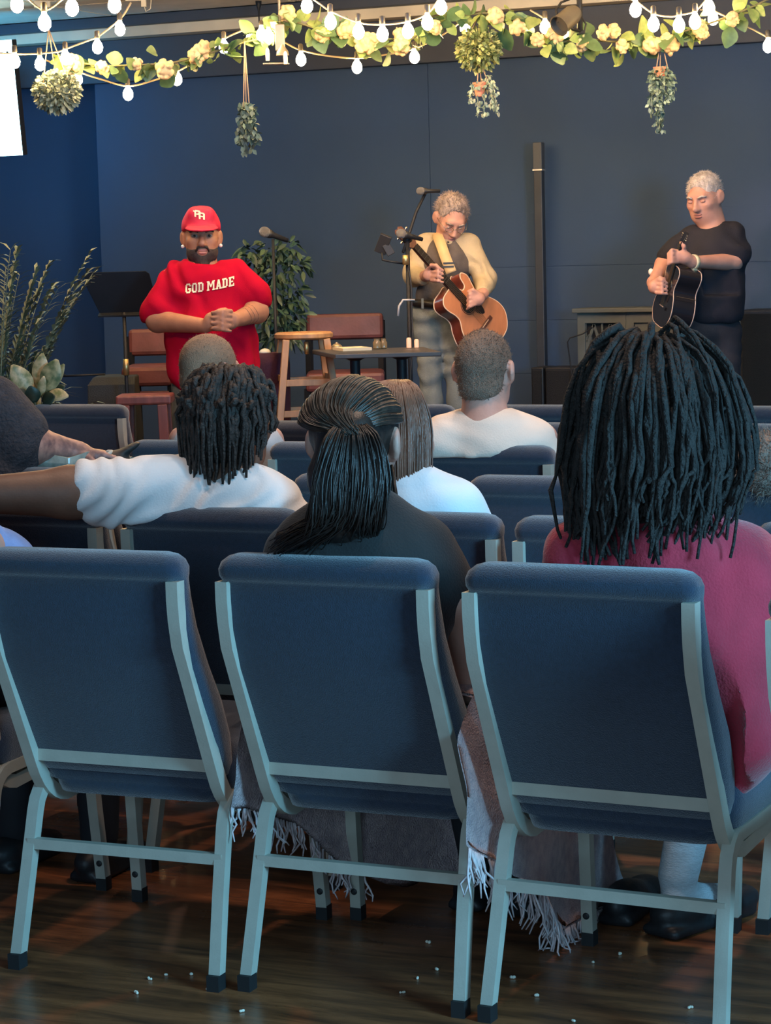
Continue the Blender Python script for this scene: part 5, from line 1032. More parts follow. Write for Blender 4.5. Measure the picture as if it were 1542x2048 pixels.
mic(t, q(850, 382, -0.02), CAMR@np.array([-0.95, -0.2, 0.02]), b, 0.85)
mic(t, q(812, 470, 0.05), CAMR@np.array([-0.85, -0.3, 0.25]), b, 1.0)
MB().tube([q(816, 528, 0.0), q(785, 524, 0.02), q(765, 520, 0.02), q(764, 505, 0.02)], 0.006, 6).obj('side_arm', IRON, t, b, True)
ph = MB(); ph.box(q(766, 488, 0.02), (0.030, 0.012, 0.048), CAMR@roty(0.4)@rotx(0.3)).box(q(777, 499, 0.02), (0.02, 0.01, 0.03), CAMR@roty(-0.5)); ph.obj('tablet_clamp', DPL, t, b, bevel=0.003)
MB().tube([q(829, 600, 0.03), q(806, 600, 0.05), q(798, 612, 0.05), q(796, 632, 0.05)], 0.006, 6).obj('hook', mat('grey_hook', (0.35, 0.36, 0.38), 0.4), t, b, True)
MB().lathe([(0.015, -0.025), (0.017, 0), (0.015, 0.025)], q(811, 520, 0.02), 12).obj('height_clutch', mat('brass_clutch', (0.5, 0.36, 0.16), 0.35, metal=0.8), t, b, True)
cab = spl([q(818, 540, 0.03), q(823, 580, 0.03), q(824, 640, 0.03), q(826, 700, 0.03), q(822, 780, 0.02), np.array([base[0]+0.1, base[1]-0.1, PLZ+0.012])], 6, False)
MB().tube(cab, 0.004, 6).obj('microphone_cable', DPL, t, b, True)
q = Q(11.78)
p0 = q(547, 520); base = np.array([p0[0], p0[1], PLZ]); b = base
t = thing('microphone_stand', base, 'black straight microphone stand rising out of the ficus tree', 'microphone stand')
tripod(t, base, IRON)
MB().tube([base+np.array([0, 0, 0.1]), q(545, 478)*np.array([0, 0, 1])+base*np.array([1, 1, 0])], 0.0085, 8).obj('pole', IRON, t, b, True)
mic(t, q(540, 468, 0.02), CAMR@np.array([-0.75, -0.35, 0.30]), b, 1.15)
# ------------------------------------------------------------------ stools, seats, tables
def stool(label, c, h, w, m, b0=PLZ, splay=0.07, th=0.034, rungs=(0.28, 0.48, 0.68), rz=YAW, square=False, leg=0.017):
    t = thing('wooden_stool', (c[0], c[1], b0), label, 'stool', None); b = base_of(t); R = rotz(rz)
    P = lambda x, y, z: b+R@np.array([x, y, z])
    if square: MB().box(P(0, 0, h-th/2), (w, w*0.8, th/2), R).obj('seat', m, t, b, bevel=0.010)
    else: MB().lathe([(w*0.90, h-th), (w, h-th*0.75), (w, h-th*0.25), (w*0.93, h), (w*0.4, h-0.004)], b, 28).obj('seat', m, t, b, auto=True)
    k = w*0.66
    cs = [(-1, -1), (1, -1), (1, 1), (-1, 1)]
    foot = lambda sx, sy, z: P(sx*(k+splay*(1-z/h)), sy*(k+splay*(1-z/h)), z)
    for sx, sy in cs: MB().tube([foot(sx, sy, 0.0), foot(sx, sy, h-th)], 0, rect=(leg, leg), upv=tuple(R[:, 0])).obj('leg', m, t, b, bevel=0.003)
    for z in rungs:
        for i in range(4):
            a, c2 = cs[i], cs[(i+1) % 4]; zz = z*h+(0.02 if i % 2 else 0)
            MB().tube([foot(*a, zz), foot(*c2, zz)], 0, rect=(0.009, 0.016), upv=(0, 0, 1)).obj('rung', m, t, b, bevel=0.002)
    return t, P
PINE = mat('honey_pine', (0.48, 0.25, 0.11), 0.45, var=0.2, vs=5, bump=0.1, bs=60, stretch=(6, 6, 1))
OXB = mat('red_stained_wood', (0.16, 0.045, 0.035), 0.45, var=0.25, vs=7, stretch=(5, 5, 1))
q = Q(11.4)
cst = q(608, 690); hs = q(608, 664)[2]-PLZ
st, PS = stool('honey pine bar stool with three tiers of rungs beside the black table', cst, hs, 0.145, PINE, splay=0.105, rungs=(0.375, 0.555, 0.725), rz=YAW+0.15)
MB().lathe([(0.010, -0.03), (0.013, 0.0), (0.010, 0.03)], PS(0.0, -0.10, hs-0.075), 10).obj('brass_tag', mat('brass_clutch', (0.5, 0.36, 0.16), 0.35, metal=0.8), st, base_of(st), True)
q = Q(10.7); cst = q(291, 800)
stool('red-stained low wooden stool in front of the music stand', cst, q(291, 788)[2]-PLZ, 0.128, OXB, splay=0.02, th=0.045, rungs=(0.30,), rz=YAW, square=True, leg=0.022)
# red padded chairs behind
def padded(label, c, w, zs, zb, m, b0=PLZ):
    t = thing('padded_bench', (c[0], c[1], b0), label, 'chair'); b = base_of(t); R = CAMR
    P = lambda x, y, z: np.array([c[0], c[1], 0])+R@np.array([x, y, 0])+np.array([0, 0, z])
    MB().box(P(0, 0, zs-0.05), (w/2, 0.22, 0.05), R).obj('seat', m, t, b, bevel=0.02)
    MB().box(P(0, 0.20, zb-0.07), (w/2, 0.03, 0.07), R@rotx(-0.12)).obj('backrest', m, t, b, bevel=0.02)
    for sx in (-1, 1):
        MB().tube([P(sx*w*0.47, 0.2, b0), P(sx*w*0.47, 0.17, zs), P(sx*w*0.47, 0.21, zb-0.04)], 0, rect=(0.016, 0.016), upv=(1, 0, 0)).obj('back_post', IRON, t, b)
        MB().tube([P(sx*w*0.47, -0.19, b0), P(sx*w*0.47, -0.19, zs-0.08)], 0, rect=(0.016, 0.016), upv=(1, 0, 0)).obj('leg', IRON, t, b)
    MB().box(P(0, -0.19, zs-0.16), (w*0.46, 0.012, 0.035), R).obj('apron', m, t, b, bevel=0.004)
    return t
REDV = mat('oxblood_vinyl', (0.13, 0.040, 0.036), 0.5, var=0.2, vs=8, bump=0.1)
q = Q(12.35)
padded('wide oxblood padded bench behind the black table', q(690, 700), 0.42, q(690, 742)[2], q(690, 629)[2], REDV)
q = Q(11.9)
padded('oxblood padded chair half hidden behind the music stand and speaker', q(300, 700), 0.26, q(300, 730)[2], q(300, 660)[2], REDV)
# two-pedestal table
q = Q(11.0)
TBL = mat('charcoal_table_top', (0.060, 0.058, 0.060), 0.42, var=0.15, vs=9)
zt_ = q(740, 693)[2]; tc_ = q(742, 720)
t = thing('pedestal_table', (tc_[0], tc_[1], PLZ), 'black two-pedestal table with small items, in front of the jeans', 'table'); b = base_of(t)
P = lambda x, y, z: np.array([tc_[0], tc_[1], 0])+CAMR@np.array([x, y, 0])+np.array([0, 0, z])
MB().prism([(-0.165, -0.30), (0.33, -0.30), (0.26, 0.30), (-0.29, 0.30)], 0.022, lambda x, y, z: P(x, y, zt_-0.042+z)).obj('table_top', TBL, t, b, bevel=0.004)
for sx in (-0.075, 0.145):
    MB().lathe([(0.024, PLZ+0.02), (0.024, zt_-0.06), (0.055, zt_-0.045), (0.055, zt_-0.040)], P(sx, -0.12, 0), 14).obj('pedestal', IRON, t, b, auto=True)
    MB().box(P(sx, -0.12, PLZ+0.012), (0.06, 0.20, 0.012), CAMR).obj('foot', IRON, t, b, bevel=0.003)
zs_ = zt_-0.018
MB().box(P(-0.09, 0.10, zs_+0.006), (0.072, 0.09, 0.007), CAMR@rotz(0.3)).obj('notebook', mat('cream_paper', (0.72, 0.60, 0.40), 0.8), None)
tag(bpy.data.objects['notebook'], 'cream notebook lying open on the black table', 'notebook')
def lathe_thing(name, prof, c, m, label, cat, group=None):
    t = MB().lathe(prof, (0, 0, 0), 14).obj(name, m, None, None, auto=True); t.location = Vector([float(x) for x in c]); return tag(t, label, cat, group)
lathe_thing('glass_jar', [(0.016, 0), (0.020, 0.004), (0.020, 0.032), (0.014, 0.040), (0.014, 0.048), (0.017, 0.050)], P(0.030, 0.15, zs_), mat('amber_glass', (0.35, 0.26, 0.14), 0.1, trans=0.5), 'small glass jar at the middle of the black table, nearer the notebook', 'jar')
lathe_thing('glass_jar', [(0.014, 0), (0.018, 0.004), (0.018, 0.030), (0.013, 0.038), (0.013, 0.048), (0.015, 0.050)], P(0.062, 0.17, zs_), mat('amber_glass', (0.35, 0.26, 0.14), 0.1, trans=0.5), 'second small glass jar on the table, right of its twin', 'jar')
lathe_thing('lidded_tin', [(0.022, 0), (0.026, 0.004), (0.026, 0.018), (0.018, 0.026), (0.008, 0.030), (0.006, 0.036)], P(-0.165, 0.18, zs_), mat('brass_tin', (0.40, 0.32, 0.20), 0.3, metal=0.6), 'little round brass tin at the left end of the table', 'tin')
lathe_thing('pillar_candle', [(0.010, 0), (0.012, 0.002), (0.012, 0.040), (0.010, 0.048), (0.004, 0.050)], P(0.185, 0.17, zs_), mat('candle_wax', (0.80, 0.45, 0.32), 0.5, emit=(1.0, 0.5, 0.25), es=0.4), 'glowing slim candle on the table beside the microphone pole', 'candle')
lathe_thing('pillar_candle', [(0.009, 0), (0.011, 0.002), (0.011, 0.034), (0.009, 0.040), (0.004, 0.042)], P(0.222, 0.17, zs_), mat('candle_wax', (0.80, 0.45, 0.32), 0.5, emit=(1.0, 0.5, 0.25), es=0.4), 'shorter candle at the right end of the table', 'candle')
# purple tub under the ficus, floor monitor, boxes, pole, radiator cabinet
q = Q(11.55); c = q(533, 800)
t = thing('waste_bin', (c[0], c[1], PLZ), 'dark plum cloth-covered bin between the speaker and the pine stool', 'bin'); b = base_of(t)
zt2 = q(535, 705)[2]
PLUM = mat('plum_cloth', (0.055, 0.012, 0.030), 0.85, var=0.2, bump=0.3, bs=120)
MB().lathe([(0.095, PLZ), (0.115, PLZ+0.03), (0.125, zt2-0.06), (0.120, zt2-0.02), (0.10, zt2)], (c[0], c[1], 0), 20).obj('cloth_body', PLUM, t, b, auto=True)
MB().ell((c[0], c[1], zt2), (0.03, 0.03, 0.022)).obj('lid_knob', PEARL, t, b, True)
q = Q(11.6); c = q(215, 790)
t = thing('stage_monitor', (c[0], c[1], PLZ), 'dark wedge floor monitor below the music stand', 'speaker'); b = base_of(t)
zm = q(215, 752)[2]
P = lambda x, y, z: np.array([c[0], c[1], 0])+CAMR@np.array([x, y, 0])+np.array([0, 0, z])
mbx = MB(); mbx.add([P(-0.10, -0.16, PLZ), P(0.16, -0.16, PLZ), P(0.16, 0.2, PLZ), P(-0.10, 0.2, PLZ), P(-0.09, -0.10, zm-0.04), P(-0.06, -0.06, zm), P(0.15, -0.06, zm), P(0.15, -0.10, zm-0.04), P(-0.06, 0.2, zm), P(0.15, 0.2, zm)], [(3, 2, 1, 0), (0, 1, 7, 4), (4, 7, 6, 5), (5, 6, 9, 8), (0, 4, 5, 8, 3), (1, 2, 9, 6, 7), (2, 3, 8, 9)])
mbx.obj('cabinet', mat('grey_green_speaker', (0.014, 0.018, 0.020), 0.75, var=0.15, bump=0.3, bs=200), t, b, bevel=0.008)
MB().tube([P(-0.3, 0.1, zm), P(-0.02, 0.1, zm+0.004)], 0.006, 6).obj('carry_bar', IRON, t, b, True)
pz = aty(1077, 285, 12.08)
t = thing('square_post', (pz[0], 12.08, PLZ), 'tall dark square post standing against the backdrop', 'post'); b = base_of(t)
PST = mat('dark_slate_post', (0.030, 0.038, 0.052), 0.5, var=0.1)
zj = aty(1077, 340, 12.08)[2]
MB().box((pz[0], 12.08, (PLZ+zj)/2), (0.024, 0.024, (zj-PLZ)/2)).obj('lower_shaft', PST, t, b, bevel=0.004)
MB().box((pz[0], 12.08, (zj+pz[2])/2), (0.026, 0.026, (pz[2]-zj)/2)).obj('upper_sleeve', mat('grey_sleeve', (0.060, 0.070, 0.090), 0.5), t, b, bevel=0.004)
MB().box((pz[0], 12.08, zj), (0.028, 0.028, 0.004)).obj('joint_collar', mat('steel_collar', (0.5, 0.52, 0.55), 0.3, metal=0.8), t, b)
for (a0, a1, yt, lab) in ((1062, 1086, 735, 'narrow dark speaker box at the foot of the square post, on its left'), (1090, 1150, 735, 'black speaker box at the foot of the square post, on its right')):
    pa, pb = aty(a0, yt, 11.85), aty(a1, yt, 11.85)
    t = thing('speaker_box', ((pa[0]+pb[0])/2, 11.85, PLZ), lab, 'speaker'); b = base_of(t)
    MB().box(((pa[0]+pb[0])/2, 11.95, (PLZ+pa[2])/2), ((pb[0]-pa[0])/2, 0.10, (pa[2]-PLZ)/2)).obj('cabinet', DPL, t, b, bevel=0.006)
    MB().box(((pa[0]+pb[0])/2, 11.845, (PLZ+pa[2])/2), ((pb[0]-pa[0])/2-0.01, 0.006, (pa[2]-PLZ)/2-0.015)).obj('grille', mat('black_grille_cloth', (0.012, 0.013, 0.015), 0.9, bump=0.6, bs=400), t, b, bevel=0.002)
# radiator cabinet with fretwork
pa, pb = aty(1155, 625, 11.9), aty(1352, 620, 11.9)
t = thing('radiator_cabinet', ((pa[0]+pb[0])/2, 11.95, PLZ), 'grey-green cabinet with scrollwork grille panels against the backdrop', 'cabinet'); b = base_of(t)
GRN = mat('grey_green_paint', (0.085, 0.097, 0.090), 0.6, var=0.08, vs=6, bump=0.05)
zt3 = pa[2]; xm = (pa[0]+pb[0])/2; hw = (pb[0]-pa[0])/2
MB().box((xm, 12.02, (PLZ+zt3)/2), (hw, 0.10, (zt3-PLZ)/2)).obj('carcass', mat('cabinet_dark_inside', (0.014, 0.014, 0.014), 0.9), t, b)
MB().box((xm, 12.0, zt3+0.010), (hw+0.02, 0.14, 0.012)).obj('top_board', GRN, t, b, bevel=0.004)
npan = 2; pw = 2*hw/npan
for k in range(npan):
    x0 = pa[0]+pw*k; x1 = x0+pw; fr = MB(); e = 0.045; y = 11.905
    for bx in ((x0+e/2, (PLZ+zt3)/2, e/2, (zt3-PLZ)/2), (x1-e/2, (PLZ+zt3)/2, e/2, (zt3-PLZ)/2)): fr.box((bx[0], y, bx[1]), (bx[2], 0.014, bx[3]))
    for z in (PLZ+0.06, zt3-0.03): fr.box(((x0+x1)/2, y, z), (pw/2, 0.0138, 0.03 if z > 0.6 else 0.06))
    d_ = fr.obj('door_frame', GRN, t, b, bevel=0.003)
    if k == 0:
        zs0, zs1 = PLZ+0.12, zt3-0.06; nx, nz = 2, 5; wcell = (pw-2*e)/nx; hcell = (zs1-zs0)/nz
        for i in range(nx):
            for j in range(nz):
                xc = x0+e+wcell*(i+0.5); zc = zs1-hcell*(j+0.5); f = MB(); W2, H2 = wcell*0.5, hcell*0.5
                for sx in (-1, 1):
                    f.tube([(xc+sx*W2, y, zc-H2), (xc, y, zc+H2*0.9)], 0, rect=(0.0075, 0.006), upv=(0, 1, 0)) if j % 2 == 0 else f.tube([(xc, y, zc-H2), (xc+sx*W2, y, zc+H2*0.9)], 0, rect=(0.0075, 0.006), upv=(0, 1, 0))
                    f.tube([(xc+sx*W2*(0.55+0.32*math.cos(a)*(1-a/9)), y, zc-H2*0.25+H2*0.5*math.sin(a)*(1-a/9)) for a in np.linspace(0, 5.2, 12)], 0.0055, 5)
                f.box((xc-W2, y, zc), (0.005, 0.004, H2)).box((xc, y, zc-H2), (W2, 0.004, 0.006))
                f.obj('fretwork', GRN, t, b)
    else: MB().box(((x0+x1)/2, y+0.006, (PLZ+zt3)/2), (pw/2-e, 0.006, (zt3-PLZ)/2-0.06)).obj('door_panel', GRN, t, b)
MB().tube([aty(1185, 655, 11.86), aty(1165, 668, 11.84), aty(1140, 676, 11.82), aty(1135, 684, 11.82), aty(1146, 765, 11.8), aty(1150, 800, 11.8)], 0.004, 6).obj('microphone_boom', IRON, None, None, True)
tag(bpy.data.objects['microphone_boom'], 'thin black boom arm in front of the scrollwork cabinet', 'microphone arm')
pa, pb = aty(1482, 620, 11.9), aty(1640, 620, 11.9)
t = thing('speaker_box', ((pa[0]+pb[0])/2, 11.9, PLZ), 'large dark blue-black speaker cabinet at the right edge of the stage', 'speaker'); b = base_of(t)
MB().box(((pa[0]+pb[0])/2, 12.02, (PLZ+pa[2])/2), ((pb[0]-pa[0])/2, 0.14, (pa[2]-PLZ)/2)).obj('cabinet', mat('blue_black_vinyl', (0.014, 0.020, 0.034), 0.6, bump=0.3, bs=200), t, b, bevel=0.01)
MB().box(((pa[0]+pb[0])/2, 11.872, (PLZ+pa[2])/2), ((pb[0]-pa[0])/2-0.015, 0.008, (pa[2]-PLZ)/2-0.02)).obj('grille', mat('black_grille_cloth', (0.012, 0.013, 0.015), 0.9), t, b, bevel=0.002)
# ------------------------------------------------------------------ plants on the floor
GRNL = mat('dark_green_leaf', (0.028, 0.065, 0.042), 0.5, var=0.35, vs=14); GRNP = mat('dusty_palm_leaf', (0.12, 0.155, 0.105), 0.5, var=0.45, vs=10)
def leaf_geo(mb, base, d, L, w, droop=0.3, up=(0, 0, 1), n=4, fold=0.15):
    d = np.asarray(d, float); d = d/np.linalg.norm(d); u = np.asarray(up, float); sd = np.cross(d, u); l = np.linalg.norm(sd)
    sd = sd/l if l > 1e-4 else np.array([1.0, 0, 0]); nn = np.cross(sd, d); V = []; Fc = []
    for i in range(n+1):
        t_ = i/n; p = np.asarray(base)+d*L*t_-np.array([0, 0, droop*L*t_*t_]); ww = w*math.sin(PI*min(0.97, 0.06+t_*0.92))**0.8
        V += [p-sd*ww+nn*fold*ww, p-nn*0.0008, p+sd*ww+nn*fold*ww]
    for i in range(n):
        a = i*3; Fc += [(a, a+1, a+4, a+3), (a+1, a+2, a+5, a+4)]
    return mb.add(V, Fc)
def solidify(o, th=0.0012):
    md = o.modifiers.new('thickness', 'SOLIDIFY'); md.thickness = th; return o
POTM = mat('dark_clay_pot', (0.05, 0.045, 0.04), 0.7, var=0.2)
# palm at the left edge
q = Q(10.6); c = q(-5, 820); rg = np.random.default_rng(3)
t = thing('potted_palm', (c[0], c[1], 0), 'tall dusty green feathery palm at the left edge', 'plant'); b = base_of(t)
MB().lathe([(0.13, 0), (0.17, 0.30), (0.175, 0.32), (0.15, 0.32), (0.14, 0.28)], (c[0], c[1], 0), 20).obj('pot', POTM, t, b, auto=True)
for k in range(46):
    a = rg.random()*2*PI; hh = 0.45+0.85*rg.random(); R_ = 0.42*(0.35+0.75*rg.random())
    tip = np.array([c[0]+R_*math.cos(a), c[1]+R_*math.sin(a), 0.32+hh])
    if k < 8:
        tp = [q(35, 505), q(70, 545), q(108, 575), q(150, 592), q(120, 640), q(100, 690), q(20, 500), q(60, 600)][k]; tip = tp+FH*rg.normal(0, 0.05)
    p0 = np.array([c[0]+rg.normal(0, 0.03), c[1]+rg.normal(0, 0.03), 0.30]); m1 = (p0+tip)/2+np.array([0, 0, 0.12])-(tip-p0)*np.array([0.3, 0.3, 0])
    sp = [(1-u)**2*p0+2*u*(1-u)*m1+u*u*tip for u in np.linspace(0, 1, 12)]
    f = MB(); f.tube(sp, [0.006*(1-0.8*u) for u in np.linspace(0, 1, 12)], 5)
    for i in range(4, 12):
        for sx in (-1, 1):
            for rep in range(3):
                dd = sp[i]-sp[i-1]; dd /= np.linalg.norm(dd); sd = np.cross(dd, [0, 0, 1]); sd /= np.linalg.norm(sd)+1e-6
                leaf_geo(f, sp[i]+(sp[i-1]-sp[i])*0.33*rep, dd*0.8+sd*sx*0.8+np.array([0, 0, rg.normal(0.05, 0.2)]), 0.075+0.05*rg.random(), 0.0085, 0.35, n=2)
    f.obj('frond', GRNP, t, b, True)
# variegated plant
q = Q(9.4); c = q(75, 830)
t = thing('potted_aglaonema', (c[0], c[1], 0), 'low plant with broad cream-edged green leaves at the left', 'plant'); b = base_of(t)
MB().lathe([(0.10, 0), (0.13, 0.52), (0.14, 0.54), (0.12, 0.54), (0.11, 0.50)], (c[0], c[1], 0), 20).obj('pot', POTM, t, b, auto=True)
LM = [mat('cream_variegated_leaf', (0.70, 0.55, 0.33), 0.45, col2=(0.20, 0.22, 0.09), vs=34), mat('green_variegated_leaf', (0.09, 0.14, 0.06), 0.45, col2=(0.50, 0.44, 0.24), vs=30), mat('deep_green_leaf', (0.02, 0.045, 0.03), 0.45, var=0.3)]
for bx, by, tx, ty, w, mi, of in ((62, 790, 24, 726, 21, 0, 0.03), (78, 775, 85, 703, 17, 0, 0.0), (92, 785, 114, 715, 22, 1, 0.03), (100, 780, 128, 725, 12, 1, -0.03), (95, 790, 137, 790, 14, 0, 0.06), (80, 795, 88, 750, 9, 0, 0.07), (50, 790, 0, 762, 13, 0, 0.03), (60, 800, 20, 780, 14, 2, 0.06), (90, 800, 130, 768, 14, 2, 0.0), (75, 800, 50, 745, 12, 1, -0.04), (70, 805, 60, 770, 16, 2, 0.09), (85, 805, 110, 790, 15, 2, 0.09), (72, 795, 65, 720, 10, 2, -0.06)):
    p0, p1 = q(bx, by, of), q(tx, ty, of+0.03); f = MB(); leaf_geo(f, p0, p1-p0, np.linalg.norm(p1-p0), w*q.s, 0.05, tuple(TO_CAM+np.array([0, 0, 0.5])), 8, 0.2)
    stem = np.array([c[0], c[1], 0.50]); f.tube([stem, p0], 0.004, 5)
    solidify(f.obj('leaf', LM[mi], t, b, True))
# ficus behind the speaker
q = Q(12.0); c = q(556, 800); rg = np.random.default_rng(5)
t = thing('potted_ficus', (c[0], c[1]+0.05, PLZ), 'dark leafy ficus tree between the speaker and the pine stool', 'plant'); b = base_of(t)
MB().lathe([(0.10, PLZ), (0.13, PLZ+0.22), (0.135, PLZ+0.24), (0.11, PLZ+0.24)], (c[0], c[1]+0.05, 0), 18).obj('pot', POTM, t, b, auto=True)
MB().tube([(c[0], c[1]+0.05, PLZ+0.2), q(553, 640, -0.05), q(548, 540, -0.05)], [0.016, 0.012, 0.005], 8).obj('trunk', mat('brown_bark', (0.06, 0.045, 0.03), 0.8, var=0.3), t, b, True)
fol = [MB() for _ in range(3)]; n_ = 0
clumps = [(545, 505, 34), (580, 500, 26), (510, 530, 30), (595, 530, 24), (560, 545, 45), (530, 580, 40), (585, 590, 34), (560, 620, 42), (535, 640, 34), (590, 640, 26), (570, 665, 30), (500, 505, 20), (545, 680, 28)]
for pxc, pyc, r in clumps:
    for k in range(int(r*1.5)):
        a = rg.normal(0, 1, 3); a /= np.linalg.norm(a); rr = r*q.s*rg.random()**0.5
        p = q(pxc, pyc, -0.06)+a*rr*np.array([1, 0.9, 1]); d_ = a+np.array([0, 0, -0.5])+rg.normal(0, 0.4, 3)
        leaf_geo(fol[n_ % 3], p, d_, 0.045+0.02*rg.random(), 0.012, 0.3, tuple(rg.normal(0, 1, 3)+np.array([0, -0.5, 1.0])), 3); n_ += 1
for f, m_ in zip(fol, (GRNL, mat('mid_green_leaf', (0.055, 0.10, 0.055), 0.45, var=0.3, vs=14), GRNL)):
    o = f.obj('foliage', m_, t, b, True); o['kind'] = 'stuff'
# ------------------------------------------------------------------ small things among the chairs
q = Q(4.60)
LEA = mat('dark_brown_leather', (0.035, 0.022, 0.017), 0.45, var=0.3, vs=14, bump=0.2)
bc = np.array([-2.225, 4.30, 0.48])
t = thing('handbag', bc, 'dark brown leather handbag with brass clasp on the left empty seat', 'bag'); b = bc
solid('bag_body', [B_(bc+np.array([0, 0, 0.10]), (0.055, 0.12, 0.10), 0.035, None, 0.02), E_(bc+np.array([0, 0, 0.06]), (0.065, 0.13, 0.07), None, 0.03)], 0.008, LEA, t, folds(0.004, 10, (0, 1, 0.3), 2))
MB().tube([bc+np.array([0.0, 0.09*math.cos(a), 0.19+0.10*math.sin(a)]) for a in np.linspace(0, PI, 12)], 0.006, 8).obj('strap', LEA, t, b, True)
MB().box(bc+np.array([0.02, -0.085, 0.205]), (0.016, 0.008, 0.022)).obj('clasp', mat('brass_clasp', (0.55, 0.40, 0.20), 0.3, metal=0.8), t, b, bevel=0.003)
q = Q(6.56)
t = thing('plastic_bag', q(128, 918, 0.05), 'crumpled clear plastic wrapper under the tattooed forearm', 'wrapper'); b = base_of(t)
rg = np.random.default_rng(8); w = MB()
V, Fc, _g = sheet([[q(55, 900, 0.08), q(60, 922, 0.08), q(62, 950, 0.06)], [q(90, 905, 0.09), q(95, 925, 0.09), q(98, 950, 0.06)], [q(140, 918, 0.08), q(142, 930, 0.08), q(142, 950, 0.06)], [q(175, 905, 0.05), q(172, 922, 0.05), q(165, 950, 0.04)], [q(193, 904, 0.0), q(186, 922, 0.0), q(176, 945, 0.0)]], 26, 12, 0.010, 4, 0.002)
w.add(V, Fc); w.obj('film', mat('clear_grey_film', (0.42, 0.46, 0.40), 0.2, var=0.2, vs=40, trans=0.35), t, b, True)
t = thing('black_cap', q(215, 915, 0.0), 'black cap with a pale curved stripe beside the plastic wrapper', 'cap'); b = base_of(t)
cc = q(212, 950, -0.05)
solid('crown', [E_(cc, (0.09, 0.09, 0.070), CAMR, 0.01), E_(q(245, 905, -0.06), (0.06, 0.05, 0.012), CAMR@roty(-0.5), 0.02)], 0.007, mat('black_twill', (0.02, 0.019, 0.018), 0.7), t)
MB().tube([q(186, 922, 0.02), q(205, 914, 0.018), q(220, 906, 0.005), q(223, 903, 0.0), q(216, 902, 0.0), q(205, 906, 0.0)], [0.002, 0.004, 0.006, 0.006, 0.004, 0.002], 6).obj('stripe', mat('beige_print', (0.55, 0.48, 0.38), 0.7), t, b, True)
# crumbs on the floor
CR = mat('popcorn_crumb', (0.75, 0.68, 0.55), 0.9)
places = {(300, 1960): 'crumb on the floor below the left chair, leftmost of the upper three', (332, 1951): 'crumb on the floor below the left chair, middle of the upper three', (383, 1951): 'crumb on the floor below the left chair, right of the upper three', (272, 1987): 'crumb on the floor below the left chair, the lowest and leftmost speck', (416, 1981): 'larger crumb on the floor left of the rear foot pair', (484, 2025): 'crumb on the floor near the bottom edge under the foot pair', (857, 1886): 'long crumb on the floor under the middle chair', (834, 1958): 'crumb on the floor under the middle chair, the larger of two', (874, 1941): 'crumb on the floor under the middle chair, the smaller of two', (806, 1986): 'crumb on the floor under the middle chair, nearest the camera', (1027, 1957): 'crumb on the floor right of the middle foot pair', (1073, 1993): 'large crumb on the floor under the right chair', (1240, 1910): 'crumb on the floor behind the black shoe', (1187, 1926): 'crumb on the floor left of the black shoe', (1381, 2017): 'crumb on the floor near the right front leg', (1145, 2043): 'crumb on the floor at the bottom edge under the right chair'}
rg = np.random.default_rng(2)
for k, ((px, py), lab) in enumerate(places.items()):
    p = atz(px, py, 0.0); r = 0.0035+0.0015*rg.random(); m_ = MB()
    for j in range(3): m_.ell(np.array([rg.normal(0, r*0.6), rg.normal(0, r*0.6), r*0.7]), (r*0.8, r*0.7, r*0.7), None, 7, 5)
    o = m_.obj('crumb', CR, None, None, True); o.location = Vector(p); tag(o, lab, 'crumb', 'crumbs on the floor')
# ------------------------------------------------------------------ screen
c0 = aty(28, 80, 11.3); c1 = aty(52, 310, 11.3)
hgt = c0[2]-c1[2]; wid = hgt*16/9; tilt = 0.10
Rs = rotz(-0.02)@rotx(tilt); cs_ = np.array([c0[0]+0.01-wid/2, 11.3, (c0[2]+c1[2])/2])
t = thing('television', (cs_[0], 11.3, cs_[2]-hgt/2-0.05), 'glowing white wall screen cut off by the left edge', 'television'); b = base_of(t)
MB().box(cs_+Rs@np.array([0, 0.03, 0]), (wid/2+0.001, 0.024, hgt/2+0.001), Rs).obj('casing', mat('black_plastic', (0.016, 0.017, 0.020), 0.5), t, b, bevel=0.004)
MB().box(cs_, (wid/2, 0.004, hgt/2), Rs).obj('display', mat('bright_display', (0.8, 0.9, 1.0), 0.4, emit=(0.45, 0.85, 1.0), es=9.0), t, b)
MB().box(cs_+Rs@np.array([0, 0.062, 0]), (wid/2-0.05, 0.005, hgt/2-0.05), Rs).obj('added_wall_glow', mat('added_cyan_glow', (0.1, 0.3, 0.5), 0.4, emit=(0.05, 0.42, 0.85), es=6.0), t, b)  # glowing panel added behind the screen to tint the wall blue
MB().box(cs_+np.array([0.0, 0.30, 0.1]), (0.03, 0.28, 0.03)).box(cs_+np.array([0, 0.60, 0.1]), (0.12, 0.03, 0.12)).obj('wall_bracket', mat('matte_black_metal', (0.02, 0.022, 0.026), 0.45), t, b)
MB().box(cs_+Rs@np.array([wid/2-0.03, -0.006, hgt/2-0.07]), (0.006, 0.002, 0.006), Rs@roty(0.5)).obj('cursor', mat('dark_cursor', (0.03, 0.05, 0.06), 0.5), t, b)
